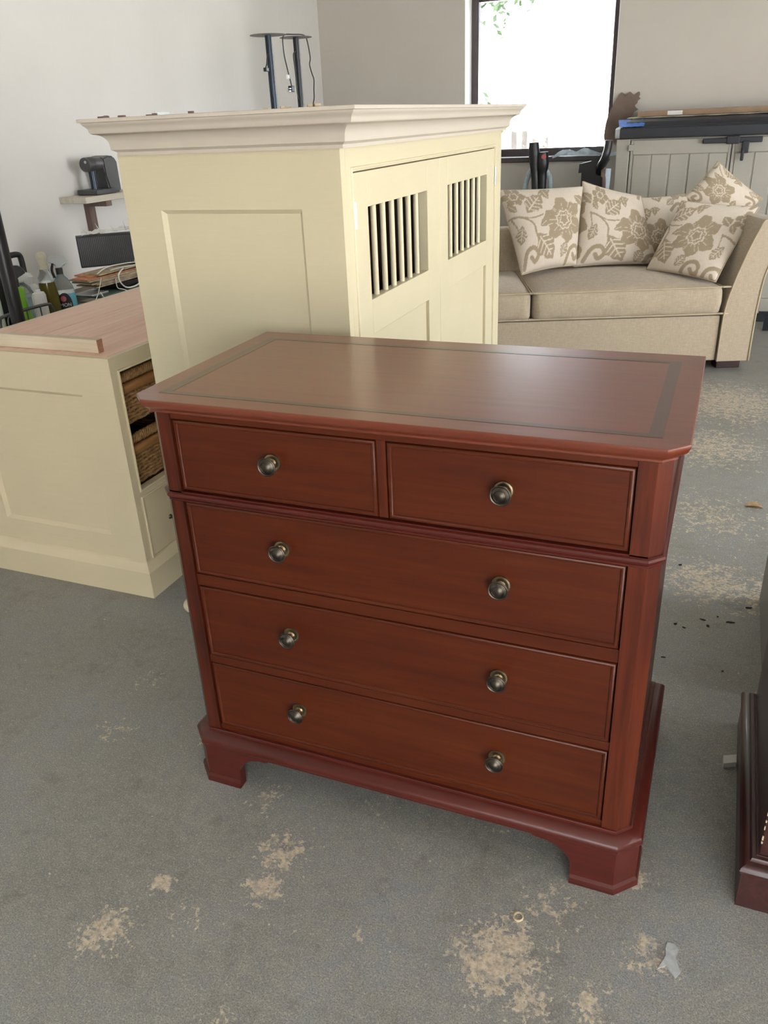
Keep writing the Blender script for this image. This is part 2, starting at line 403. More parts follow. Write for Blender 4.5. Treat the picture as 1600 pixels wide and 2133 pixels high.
obj('rail', mkbox(-2.4, -.6, 10.525, 10.56, .5, .57), 'fence_wood', fe); obj('rail', mkbox(-2.4, -.6, 10.525, 10.56, .85, .92), 'fence_wood', fe)
def tree(loc, h, r, n, label, ls=.35):
    o = thing('tree', label, 'tree', loc, 'trees outside the window')
    bm = bmesh.new(); tube(bm, [(loc[0], loc[1], loc[2]), (loc[0]+.05, loc[1], loc[2]+h*.5), (loc[0], loc[1], loc[2]+h*.8)], [.16*r, .12*r, .05*r], 8); obj('trunk', bm, 'bark', o)
    bm = bmesh.new(); rnd = random.Random(n)
    for i in range(n):
        v = Vector((rnd.gauss(0, .5), rnd.gauss(0, .5), rnd.gauss(0, .4)))*r + Vector((loc[0], loc[1], loc[2]+h*.78))
        a = Vector((rnd.uniform(-1, 1), rnd.uniform(-1, 1), rnd.uniform(-1, 1))).normalized(); b = a.orthogonal().normalized(); s_ = ls*rnd.uniform(.5, 1.1)
        bm.faces.new([bm.verts.new(q) for q in (v-a*s_, v+b*s_*.5, v+a*s_, v-b*s_*.5)])
    obj('foliage', bm, 'foliage', o, kind='stuff')
tree((-8.5, 27, -.1), 8.2, 2.6, 5000, 'tall green tree rising behind the outbuilding roof', .16)
tree((-2.75, 10.2, -.1), 1.85, .26, 260, 'small leafy shrub beside the paling fence', .07)

# ------------------------------------------------------------------ red mahogany chest of drawers
ch = thing('chest_of_drawers', 'red mahogany chest of two short over three long drawers with brass knobs', 'chest of drawers', (0, .27, 0))
W, D, H, CF = .5, .536, .9356, .031
topP = [(-W+CF, 0), (W-CF, 0), (W, CF), (W, D), (-W, D), (-W, CF)]
bm = bmesh.new()
sweep(bm, topP, [(-.03, .906), (-.018, .9065), (-.0165, .908), (-.0165, .9115), (-.0145, .9135), (-.009, .9165), (-.004, .9215), (-.001, .928), (0, .932), (-.0006, .9345), (-.002, H)], cap_top=True, cap_bottom=True)
tp = obj('top', bm, 'mahogany_top', ch, smooth=30)
# inlaid band on the top, four strips set flush
def inl(x0, x1, y0, y1): return mkbox(x0, x1, y0, y1, H-.004, H+.0004)
obj('inlay_band', inl(-.436, .436, .046, .060), 'mahogany_inlay', tp); obj('inlay_band', inl(-.436, .436, .468, .482), 'mahogany_inlay', tp)
obj('inlay_band', inl(-.458, -.436, .046, .482), 'mahogany_inlay', tp); obj('inlay_band', inl(.436, .458, .046, .482), 'mahogany_inlay', tp)
WP, CP, YP = .478, .021, .027
bm = bmesh.new()
box(bm, -WP+.004, WP-.004, YP+.022, .528, .10, .907)                  # core
obj('carcass', bm, 'mahogany_y', ch)
for s in (-1, 1):                                                       # corner posts with a canted edge
    q = [(s*.428, YP), (s*(WP-CP), YP), (s*WP, YP+CP), (s*WP, YP+.06), (s*.428, YP+.06)]
    bm = bmesh.new(); prism(bm, q, .135, .907, 'z'); obj('corner_post', bm, 'mahogany_z', ch)
    obj('side_panel', mkbox(s*(WP-.012) - .004, s*(WP-.012) + .004, YP+.06, .53, .12, .907), 'mahogany_y', ch)
ZR = [(.740, .890), (.5535, .7175), (.3485, .5225), (.156, .3265)]
def rail(z0, z1, y=YP+.004): obj('rail', mkbox(-.428, .428, y, y+.03, z0, z1, bev=.001, seg=1), 'mahogany_x', ch)
rail(.8915, .907, YP+.002)
obj('divider', mkbox(-.0065, .0105, YP+.004, YP+.03, .744, .8915), 'mahogany_z', ch)
rail(.5245, .5515); rail(.328, .347); rail(.13, .1545)
bm = bmesh.new()                                                        # waist moulding carried across the posts
pw = [(-WP, .5), (-WP, YP+CP), (-WP+CP, YP), (WP-CP, YP), (WP, YP+CP), (WP, .5)]
sweep(bm, pw, [(-.02, .7185), (0, .719), (.002, .7215), (.0022, .724), (0, .726), (.0045, .728), (.006, .732), (.0045, .736), (0, .738), (.0, .7405), (-.02, .7415)], closed=False)
obj('waist_moulding', bm, 'mahogany_red_x', ch, smooth=35)
def knob(parent, x, z, y):
    R = Matrix.Translation((x, y, z)) @ Matrix.Rotation(math.pi/2, 4, 'X')
    bm = bmesh.new(); lathe(bm, [(0, 0), (.0168, 0), (.0172, .0015), (.0165, .0032), (.0135, .0040), (.0125, .0032), (.0085, .0036), (.0062, .006), (.0058, .014), (.0068, .0185), (0, .0185)], 28, R)
    kb = obj('knob', bm, 'brass', parent, smooth=40)
    bm = bmesh.new(); lathe(bm, [(0, .017), (.008, .0175), (.0155, .0205), (.0180, .0235), (.0183, .0252), (.0170, .0262), (.0152, .0252), (.0130, .0268), (.0108, .0288), (.0098, .0276), (.0088, .0282), (.006, .0305), (0, .0315)], 28, R)
    obj('knob_head', bm, 'brass_dark', kb, smooth=40)
def drawer(x0, x1, z0, z1, kx):
    y = YP+.004
    dr = obj('drawer', mkbox(x0+.007, x1-.007, y+.0015, y+.03, z0+.007, z1-.007), 'mahogany_x', ch)
    bm = bmesh.new()                                                    # bead around the drawer front
    pth = rect(x0, x1, z0, z1); tmp = bmesh.new()
    sweep(tmp, pth, [(-.009, 0), (-.0085, .0015), (-.0068, .0035), (-.0045, .0042), (-.0018, .0034), (-.0004, .0015), (0, -.02)])
    tmp.transform(Matrix(((1, 0, 0, 0), (0, 0, -1, y+.0015), (0, 1, 0, 0), (0, 0, 0, 1))))
    me = bpy.data.meshes.new('t'); tmp.to_mesh(me); tmp.free(); bm.from_mesh(me); bpy.data.meshes.remove(me)
    obj('bead', bm, 'mahogany_x', dr, smooth=40)
    for k in kx: knob(dr, k, (z0+z1)/2+.0085, y+.0015)
drawer(-.425, -.0085, .7435, .8895, [-.2165]); drawer(.0125, .4255, .7435, .8895, [.219])
for z0, z1 in ZR[1:]: drawer(-.425, .4255, z0, z1, [-.2155, .219])
# plinth moulding and bracket feet
WF, YFF, CFO = .500, .006, .0378
plP = [(-WF+CFO, YFF), (WF-CFO, YFF), (WF, YFF+CFO), (WF, .536), (-WF, .536), (-WF, YFF+CFO)]
bm = bmesh.new()
sweep(bm, plP, [(-.03, .101), (.0015, .1015), (.0015, .1045), (0, .1055), (.0045, .108), (.0062, .113), (.0055, .119), (.001, .126), (-.007, .1325), (-.013, .135), (-.016, .136), (-.0165, .141), (-.018, .1425), (-.03, .1425)], cap_top=True, cap_bottom=True)
obj('plinth_moulding', bm, 'mahogany_red_x', ch, smooth=32)
cur = [(.205, .1015), (.200, .0965), (.196, .095), (.175, .0935), (.155, .088), (.138, .076), (.127, .060), (.123, .050), (.122, .0)]   # distance from the corner, height
def foot(sx, front):
    bm = bmesh.new()
    if front:
        prism(bm, [(sx*(WF-a), z) for a, z in cur] + [(sx*(WF-CFO), 0), (sx*(WF-CFO), .1015)], YFF, YFF+.02)
        prism(bm, [(sx*(WF-CFO), YFF), (sx*WF, YFF+CFO), (sx*(WF-.02), YFF+CFO+.01), (sx*(WF-CFO-.005), YFF+.02)], 0, .1015, 'z')
        prism(bm, [(YFF+a, z) for a, z in cur] + [(YFF+CFO, 0), (YFF+CFO, .1015)], sx*(WF-.02), sx*WF, 'x')
        p = [(sx*(WF-.122), YFF), (sx*(WF-CFO), YFF), (sx*WF, YFF+CFO), (sx*WF, YFF+.122)]
    else:
        prism(bm, [(.536-a, z) for a, z in cur] + [(.536, 0), (.536, .1015)], sx*(WF-.02), sx*WF, 'x')
        prism(bm, [(sx*(WF-a), z) for a, z in cur] + [(sx*WF, 0), (sx*WF, .1015)], .516, .536)
        p = [(sx*WF, .536-.122), (sx*WF, .536)]
    if sx < 0: p = p[::-1]
    sweep(bm, p, [(-.01, 0), (.0065, 0), (.0065, .006), (.0045, .013), (.0, .019), (-.01, .019)], closed=False)
    obj('bracket_foot', bm, 'mahogany_red_x', ch)
for sx in (-1, 1):
    foot(sx, True); foot(sx, False)

# ------------------------------------------------------------------ tall cream cabinet
TX0, TX1, TY0, TY1, TZ0, TZ1 = -.922, -.315, .62, 2.05, .055, 1.335
tc = thing('tall_cabinet', 'tall cream painted cupboard with moulded cornice and barred double doors', 'cabinet', ((TX0+TX1)/2, (TY0+TY1)/2, 0))
bm = bmesh.new(); frame(bm, 'y', TY0, TY0+.026, TX0, TX1, TZ0, TZ1, (.106, .105, .15, .13), 0)
sp = obj('side_frame', bm, 'cream', tc); obj('side_panel', mkbox(TX0+.09, TX1-.09, TY0+.010, TY0+.02, TZ0+.12, TZ1-.11), 'cream', sp)
tmp = rect(TX0+.106, TX1-.105, TZ0+.15, TZ1-.13)
bm = bmesh.new(); sweep(bm, tmp, [(.002, .0), (0, 0.0), (-.010, .009), (-.010, .012)]); bm.transform(Matrix(((1,0,0,0),(0,0,1,TY0+.001),(0,1,0,0),(0,0,0,1)))); obj('panel_bevel', bm, 'cream', sp)
obj('side_frame', mkbox(TX0, TX1, TY1-.026, TY1, TZ0, TZ1), 'cream', tc)
obj('back_panel', mkbox(TX0, TX0+.02, TY0+.026, TY1-.026, TZ0, TZ1), 'cream', tc)
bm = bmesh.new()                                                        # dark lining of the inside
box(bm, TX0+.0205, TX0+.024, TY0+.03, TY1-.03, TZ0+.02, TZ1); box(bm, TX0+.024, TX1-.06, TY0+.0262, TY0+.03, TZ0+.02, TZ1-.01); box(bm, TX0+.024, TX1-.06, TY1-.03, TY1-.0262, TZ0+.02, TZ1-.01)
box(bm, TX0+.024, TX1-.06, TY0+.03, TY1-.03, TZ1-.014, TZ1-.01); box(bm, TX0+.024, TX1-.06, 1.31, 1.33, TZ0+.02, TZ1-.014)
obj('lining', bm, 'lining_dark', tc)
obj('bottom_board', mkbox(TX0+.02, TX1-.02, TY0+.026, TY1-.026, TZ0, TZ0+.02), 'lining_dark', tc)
bm = bmesh.new(); frame(bm, 'x', TX1-.026, TX1, TY0+.0265, TY1-.0265, TZ0, TZ1, (.036, .067, .09, .055), 0)
obj('face_frame', bm, 'cream', tc)
DY = [(.6845, 1.3185), (1.3215, 1.9555)]; DZ0, DZ1 = .147, 1.277
bm = bmesh.new(); sweep(bm, rect(DY[0][0]-.002, DY[1][1]+.002, DZ0-.002, DZ1+.003), [(.002, 0), (.0025, .003), (.006, .0042), (.0095, .003), (.0105, 0)])
bm.transform(Matrix(((0,0,1,TX1),(1,0,0,0),(0,1,0,0),(0,0,0,1)))); obj('door_bead', bm, 'cream', tc)
for i, (y0, y1) in enumerate(DY):
    l, r = (.084, .107) if i == 0 else (.082, .094)
    wy0, wy1 = y0+l, y1-r; wz0, wz1 = .972, 1.196; pz0, pz1 = DZ0+.11, .884
    bm = bmesh.new(); X0, X1 = TX1-.030, TX1-.001
    frame(bm, 'x', X0, X1, y0, y1, DZ0, DZ1, (l, r, .11, DZ1-wz1), .001); box(bm, X0, X1, wy0, wy1, pz1, wz0, .001, 1)
    dr = obj('door', bm, 'cream', tc)
    obj('panel', mkbox(X0+.006, X1-.010, wy0-.01, wy1+.01, pz0-.01, pz1+.01), 'cream', dr)
    for k in range(6):
        yy = wy0+(wy1-wy0)*(k+1)/7+.008
        bm = bmesh.new(); tube(bm, [(X0+.012, yy, wz0-.006), (X0+.012, yy, wz1+.006)], .0078, 10); obj('bar', bm, 'cream', dr, smooth=40)
    hy = y0-.0035 if i == 0 else y1+.0035
    for zz in (1.185, .26):
        bm = bmesh.new(); tube(bm, [(TX1+.003, hy, zz-.03), (TX1+.003, hy, zz+.03)], .0038, 8); obj('hinge', bm, 'steel', dr, smooth=40)
bm = bmesh.new(); OC = .064
cov = [(.016+.026*(1-math.cos(a)), 1.3545+.0275*math.sin(a)) for a in [i*math.pi/2/8 for i in range(9)]]
og = [(.047, 1.3865), (.0475, 1.391), (.049, 1.395), (.052, 1.399), (.0555, 1.402), (.0575, 1.405), (.058, 1.4075), (OC, 1.4085), (OC, 1.4155)]
sweep(bm, rect(TX0+.012, TX1+.006, TY0, TY1+.02), [(-.02, 1.332), (.006, 1.3325), (.006, 1.340), (.010, 1.343), (.0155, 1.346), (.016, 1.3545)] + cov + [(.045, 1.3835)] + og + [(OC-.002, 1.4165)], cap_top=True, cap_bottom=True)
obj('cornice', bm, 'cornice_primer', tc, smooth=28)
for sx in (TX0+.003, TX1-.033):
    for sy in (TY0+.012, TY1-.042):
        bm = bmesh.new(); lathe(bm, [(0, 0), (.026, 0), (.036, .006), (.041, .016), (.039, .026), (.028, .035), (.022, .040), (.024, .045), (.024, .056), (0, .056)], 20, Matrix.Translation((sx, sy, 0)))
        obj('bun_foot', bm, 'cream', tc, smooth=40)
# crumbs and offcuts lying along the top of the cornice
rnd = random.Random(3)
for k in range(13):
    y = TY0-.05+rnd.uniform(0, .012); x = TX0+.0+.30*rnd.random() if k < 7 else TX1-.17+.16*rnd.random()
    bm = bmesh.new(); a = rnd.uniform(.004, .012); h_ = rnd.uniform(.002, .006)
    pts = [(x-a, y), (x-a*.3, y-.005), (x+a, y-.003), (x+a*.6, y+.006), (x-a*.5, y+.006)]
    prism(bm, pts, 1.4165, 1.4165+h_, 'z')
    tag(obj('wood_crumb', bm, 'bracket_wood' if k < 8 else 'chip_cream'), 'small brown crumb of wood lying on top of the tall cupboard', 'crumb', 'crumbs on the cupboard top')

# ------------------------------------------------------------------ low cream cabinet with baskets
LX0, LX1, LY0, LY1, LZ = -1.775, -1.115, .665, 1.93, .795
lc = thing('low_cabinet', 'low cream cabinet with pale plank top and basket openings behind the chest', 'cabinet', ((LX0+LX1)/2, (LY0+LY1)/2, 0))
bm = bmesh.new(); frame(bm, 'y', LY0, LY0+.026, LX0, LX1, .02, LZ-.018, (.09, .123, .18, .10), 0)
sf = obj('side_frame', bm, 'cream_low', lc); obj('side_panel', mkbox(LX0+.08, LX1-.11, LY0+.011, LY0+.02, .18, LZ-.11), 'cream_low', sf)
bm = bmesh.new(); sweep(bm, rect(LX0+.09, LX1-.123, .20, LZ-.118), [(.002, 0), (0, 0), (-.011, .010), (-.011, .013)]); bm.transform(Matrix(((1,0,0,0),(0,0,1,LY0+.001),(0,1,0,0),(0,0,0,1)))); obj('panel_bevel', bm, 'cream_low', sf)
obj('side_frame', mkbox(LX0, LX1, LY1-.026, LY1, .02, LZ-.018), 'cream_low', lc)
obj('back_panel', mkbox(LX0, LX0+.015, LY0+.026, LY1-.026, .02, LZ-.018), 'cream_low', lc)
obj('shelf_board', mkbox(LX0+.015, LX1-.024, LY0+.026, LY1-.026, .34, .356), 'lining_brown', lc)
COLS = [(.703, 1.083), (1.118, 1.498), (1.533, 1.895)]
bm = bmesh.new()                                                        # face frame
fx0, fx1 = LX1-.024, LX1; ys = LY0+.0265
box(bm, fx0, fx1, ys, LY1-.0265, .02, .112); box(bm, fx0, fx1, ys, LY1-.0265, .332, .363); box(bm, fx0, fx1, ys, LY1-.0265, .745, LZ-.018)
edges = [ys] + [c for q in COLS for c in q] + [LY1-.0265]
for a, b in zip(edges[::2], edges[1::2]):
    box(bm, fx0, fx1, a, b, .112, .332); box(bm, fx0, fx1, a, b, .363, .745)
obj('face_frame', bm, 'cream_low', lc)
for a, b in zip(edges[2:-1:2], edges[3:-1:2]):
    obj('partition', mkbox(LX0+.015, fx0, (a+b)/2-.008, (a+b)/2+.008, .356, LZ-.018), 'lining_brown', lc)
for y0, y1 in COLS:
    for q0, q1 in ((.363, .745), (.112, .332)):
        bm = bmesh.new(); sweep(bm, rect(y0, y1, q0, q1), [(.0, 0), (.0005, .003), (.003, .0042), (.007, .003), (.0075, 0)]); bm.transform(Matrix(((0,0,1,LX1),(1,0,0,0),(0,1,0,0),(0,0,0,1)))); obj('opening_bead', bm, 'cream_low', lc)
    d_ = obj('drawer', mkbox(fx0-.01, LX1-.002, y0+.002, y1-.002, .114, .330, bev=.0015, seg=1), 'cream_low', lc)
    R = Matrix.Translation((LX1-.002, (y0+y1)/2-.07, .212)) @ Matrix.Rotation(math.pi/2, 4, 'Y')
    bm = bmesh.new(); lathe(bm, [(0, 0), (.009, 0), (.006, .004), (.005, .012), (.012, .017), (.013, .022), (.010, .026), (0, .028)], 18, R); obj('knob', bm, 'brass_dark', d_, smooth=40)
    for s_ in (y0+.002, y1-.014): obj('runner', mkbox(LX0+.1, LX1-.03, s_-.016, s_+.028, .548, .556), 'lining_brown', lc)
# plinth
bm = bmesh.new()
sweep(bm, rect(LX0, LX1, LY0, LY1), [(.0, 0), (.024, 0), (.024, .092), (.021, .097), (.006, .118), (.0, .122)])
obj('plinth', bm, 'cream_low', lc)
# top: planks in a cream edged board
bm = bmesh.new(); frame(bm, 'y', 0, 1, 0, 1, 0, 1, (.1, .1, .1, .1)); bm.free()
bm = bmesh.new(); ex = .016
box(bm, LX0, LX1+.001, LY0-.001, LY0+ex, LZ-.018, LZ-.0005); box(bm, LX0, LX1+.001, LY1-ex, LY1, LZ-.018, LZ-.0005); box(bm, LX1-ex, LX1+.001, LY0+ex, LY1-ex, LZ-.018, LZ-.0005); box(bm, LX0, LX0+ex, LY0+ex, LY1-ex, LZ-.018, LZ-.0005)
tpb = obj('top_edging', bm, 'cream_low', lc)
npk = 6; pw_ = (LX1-LX0-2*ex)/npk
for k in range(npk):
    obj('plank', mkbox(LX0+ex+k*pw_+.0006, LX0+ex+(k+1)*pw_-.0006, LY0+ex, LY1-ex, LZ-.018, LZ + (.0004 if k % 2 else 0), bev=.001, seg=1), 'oak_plank', lc)
# batten lying on it
o = obj('wooden_batten', mkbox(-1.76, -1.182, .708, .734, LZ+.0006, LZ+.041, bev=.001, seg=1), 'pine_batten'); o.data.materials.append(MAT['batten_end'])
for p in o.data.polygons:
    if p.normal.x > .9: p.material_index = 1
tag(o, 'loose sawn batten lying along the end of the plank top', 'batten')
# wicker baskets
def basket(x1, y0, y1, z0, name_label):
    b = thing('wicker_basket', name_label, 'basket', (x1-.2, (y0+y1)/2, z0), 'wicker baskets in the low cabinet')
    x0 = x1-.40; n = 9
    def ring(z, amp, ph, r, off=0):
        pts = []
        a, c_, d, e = x0, x1, y0, y1
        def seg(p, q, m, nx, ny):
            for i in range(m):
                t_ = i/m; s_ = math.sin(ph + i*math.pi) * amp + off
                pts.append((p[0]+(q[0]-p[0])*t_+nx*s_, p[1]+(q[1]-p[1])*t_+ny*s_, z+.0028*math.sin(i*2.1+z*700)))
        seg((c_, d), (c_, e), 16, 1, 0); seg((c_, e), (a, e), 16, 0, 1); seg((a, e), (a, d), 16, -1, 0); seg((a, d), (c_, d), 16, 0, -1)
        return pts
    bm = bmesh.new()
    for i in range(8): tube(bm, ring(z0+.007+i*.0118, .0058, (i % 2)*math.pi, 0), .0060, 6, True)
    obj('weave', bm, 'wicker', b, smooth=True, kind='stuff')
    bm = bmesh.new()
    for i in range(16): tube(bm, [(x1, y0+(y1-y0)*i/16, z0+.002), (x1, y0+(y1-y0)*i/16, z0+.150)], .0045, 5)
    box(bm, x0+.008, x1-.008, y0+.008, y1-.008, z0, z0+.005); box(bm, x1-.010, x1-.006, y0+.004, y1-.004, z0, z0+.148)
    obj('stakes', bm, 'wicker_dark', b, kind='stuff')
    bm = bmesh.new()
    for k in range(5):                                                  # twisted rim
        m = 60; pts = [(x1+.010*math.cos(i*.75+k*1.257), y0+(y1-y0)*i/m, z0+.150+.011*math.sin(i*.75+k*1.257)) for i in range(m+1)]
        tube(bm, pts, .0056, 5)
    obj('rim', bm, 'wicker', b, smooth=True)
    bm = bmesh.new(); tube(bm, [(x1+.008, y0-.0, z0+.117), (x1+.008, y1, z0+.117)], .0165, 14); obj('rod', bm, 'rod_wood', b, smooth=40)
first = True
for (y0, y1), wh in zip(COLS, ('nearest the panelled end', 'in the middle opening', 'in the far opening')):
    for z0, ud in ((.556, 'upper'), (.357, 'lower')):
        nm = {'nearest the panelled end': 'beside the panelled end'}.get(wh, wh)
        basket(LX1-.040, y0+.016, y1-.016, z0+.0045, f'{ud} wicker basket with a wooden rod, {nm} of the low cabinet')

# ------------------------------------------------------------------ sofa
TH = math.radians(20); SA = Vector((.531, 3.756, 0))
sofa = thing('sofa', 'beige linen sofa with flared arms and two seat cushions', 'sofa', SA, world=False, rotz=TH)
def softbox(x0, x1, y0, y1, z0, z1, r, puff=0, n=14):
    bm = bmesh.new(); box(bm, x0, x1, y0, y1, z0, z1)
    bmesh.ops.subdivide_edges(bm, edges=bm.edges[:], cuts=n, use_grid_fill=True)
    cx, cy, cz = (x0+x1)/2, (y0+y1)/2, (z0+z1)/2; hx, hy, hz = (x1-x0)/2, (y1-y0)/2, (z1-z0)/2
    for v in bm.verts:
        d = Vector((v.co.x-cx, v.co.y-cy, v.co.z-cz))
        q = Vector((max(abs(d.x)-(hx-r), 0), max(abs(d.y)-(hy-r), 0), max(abs(d.z)-(hz-r), 0)))
        if q.length > 1e-9:
            k = q.normalized()*r
            d = Vector((math.copysign(min(abs(d.x), hx-r)+k.x, d.x), math.copysign(min(abs(d.y), hy-r)+k.y, d.y), math.copysign(min(abs(d.z), hz-r)+k.z, d.z)))
        if puff and d.z > 0:
            u, w_ = d.x/hx, d.y/hy; d.z += puff*max(0, 1-u*u)*max(0, 1-w_*w_)
        v.co = Vector((cx, cy, cz))+d
    return bm
UL = -2.13                                                              # left inner end
obj('base', softbox(UL, -.004, .005, .94, .062, .325, .012, n=6), 'sofa_linen', sofa, smooth=50)
for a, b in ((UL+.005, -1.066), (-1.058, -.012)):
    bm = softbox(a, b, -.004, .74, .327, .487, .030, .045, n=22)
    rnd = random.Random(int(a*100))
    for v in bm.verts:                                                  # soft vertical wrinkles in the front boxing
        if v.co.y < .02: v.co.y += .007*math.sin(v.co.x*37+1.3*math.sin(v.co.z*40))*math.sin(v.co.x*11+2) - .016*max(0, 1-((v.co.z-.407)/.08)**2)
    cu = obj('seat_cushion', bm, 'sofa_linen', sofa, smooth=True)
    for zz in (.480, .334):
        e = .009; bm = bmesh.new()
        tube(bm, smooth_pts([(a+.03, e*.0-.002, zz), (a+.008, .012, zz), (a+e*.4, .05, zz), (a+e*.4, .70, zz), (a+.03, .735, zz), (b-.03, .735, zz), (b-e*.4, .70, zz), (b-e*.4, .05, zz), (b-.008, .012, zz), (b-.03, -.002, zz)], 4, True), .0048, 7, True)
        obj('piping', bm, 'piping', cu, smooth=True)
inner = [(.003, .062), (.004, .20), (.010, .358), (.046, .524), (.098, .684), (.150, .815)]
outer = [(.292, .80), (.262, .72), (.232, .64), (.211, .582), (.193, .482), (.182, .30), (.179, .062)]
def arm(mir):
    f_ = lambda u: u if not mir else UL-.004-u+.004
    i2 = [(p.x, p.y) for p in smooth_pts([(a, b, 0) for a, b in inner], 4)]; o2 = [(p.x, p.y) for p in smooth_pts([(a, b, 0) for a, b in outer], 4)]
    tops = [(.158, .824), (.225, .826), (.288, .812)]
    poly = [(f_(a), z) for a, z in i2+tops+o2]
    bm = bmesh.new(); n = len(poly); rings = []
    for y, k in ((-.004, .0), (0.0, .006), (.02, .008), (.5, .008), (.90, .008)):
        dz = 0
        rings.append([bm.verts.new((u, y, z+dz)) for u, z in poly])
    bm.faces.new(rings[0]); bm.faces.new(rings[-1][::-1])
    for A, B in zip(rings, rings[1:]):
        for i in range(n): bm.faces.new((A[i], B[i], B[(i+1) % n], A[(i+1) % n]))
    a_ = obj('arm', bm, 'sofa_linen', sofa, smooth=40)
    bm = bmesh.new(); pts = [(f_(u), -.006, z) for u, z in i2+tops+o2]; tube(bm, pts, .0048, 7); obj('piping', bm, 'piping', a_, smooth=True)
arm(False); arm(True)
obj('backrest', softbox(UL, -.004, .76, .94, .30, .74, .05, n=8), 'sofa_linen', sofa, smooth=50)
for fx in (.03, UL-.17):
    for fy in (.07, .82): obj('foot', mkbox(fx, fx+.135, fy, fy+.09, 0, .062, bev=.004), 'sofa_foot', sofa)

# scatter cushions: a printed pillow stretched between four corners (sofa coordinates u, v, z)
def leaf_sd(p, c, ang, ln, wd):
    x, y = p[0]-c[0], p[1]-c[1]; ca, sa = math.cos(ang), math.sin(ang)
    a = (x*ca+y*sa)/ln; b = (-x*sa+y*ca)/wd
    e = np.clip(1-np.abs(2*a-1)**1.7, 0, 1)
    return (a > 0) & (a < 1) & (np.abs(b) < e*.5*(1+.10*np.sin(a*26))), (np.abs(b) < .035) & (a > .12) & (a < .85), (np.abs(np.abs(b)-(a*6 % 1)*.45) < .06) & (a > .2) & (a < .75)
def floral(u, v, du, dv, rot):
    """large blooms, leaves and stems; returns 0..1 where the darker figure is woven"""
    cr, sr = math.cos(rot), math.sin(rot)
    x = (u-.5)*cr-(v-.5)*sr+.5+du; y = (u-.5)*sr+(v-.5)*cr+.5+dv
    x = x % 1.0; y = y % 1.0
    out = np.zeros_like(x); cut = np.zeros(x.shape, bool)
    def put(m, c_=None):
        nonlocal out, cut
        out = np.where(m, 1.0, out)
        if c_ is not None: cut = (cut & ~m) | (c_ & m)
    def stem(pts, w_):
        P_ = smooth_pts([(a, b, 0) for a, b in pts], 10); m = np.zeros(x.shape, bool)
        for q in P_: m |= (x-q.x)**2+(y-q.y)**2 < w_*w_
        put(m)
    stem([(-.02, .62), (.13, .60), (.27, .50), (.30, .34), (.42, .26), (.5, .16)], .013)
    stem([(.13, .60), (.28, .57), (.42, .60)], .010); stem([(.02, .60), (.06, .45), (.04, .33)], .009)
    for cx, cy in ((.19, .12), (.90, .10)):                             # scrolls
        stem([(cx-.14, cy-.08), (cx-.08, cy+.07), (cx+.03, cy+.11), (cx+.09, cy+.03), (cx+.03, cy-.04), (cx-.02, cy+.01)], .026)
    for c_, a, ln, wd in (((.36, .46), .55, .22, .11), ((.12, .50), -1.9, .22, .13), ((.30, .38), -.95, .38, .27), ((.22, .64), .80, .32, .22), ((.40, .86), .5, .20, .10), ((.52, .80), 1.9, .17, .09), ((.66, .08), 1.1, .20, .13), ((.86, .84), -.5, .20, .12), ((.02, .78), -.9, .14, .08)):
        m, v1, v2 = leaf_sd((x, y), c_, a, ln, wd); put(m, (v1 | v2) if wd > .12 else v1)
    for cx, cy, R, ph, npet in ((.71, .52, .30, .3, 6), (.12, .87, .135, .1, 6)):
        dx, dy = x-cx, y-cy; r = np.hypot(dx, dy)/R; th = np.arctan2(dy, dx)+ph
        k = np.cos(th*npet); pet = r < .86+.12*k+.05*np.cos(th*3+1)+.03*np.cos(th*17)
        cut0 = np.zeros(x.shape, bool)
        if R > .2:
            seg_ = np.abs(np.sin(th*npet)) < .0
            rad = (r > .34) & (r < .62+.12*np.cos(th*9)) & (np.abs(np.sin(th*9+.6)) < .17)
            rings_ = (np.abs(r-.36-.035*np.cos(th*8)) < .030) | (np.abs(r-.20-.03*np.cos(th*5)) < .026)
            sp_ = (r < .36) & (np.abs(np.sin(th*4)) < .13) & (r > .18)
            edge = (np.abs(np.cos(th*npet/2)) < .055) & (r > .55)
            cut0 = rad | rings_ | sp_ | edge
        else: cut0 = (np.abs(r-.33-.04*np.cos(th*6)) < .05) | ((np.abs(np.cos(th*npet/2)) < .12) & (r > .45))
        put(pet, cut0)
    return np.where(cut, 0.0, out)
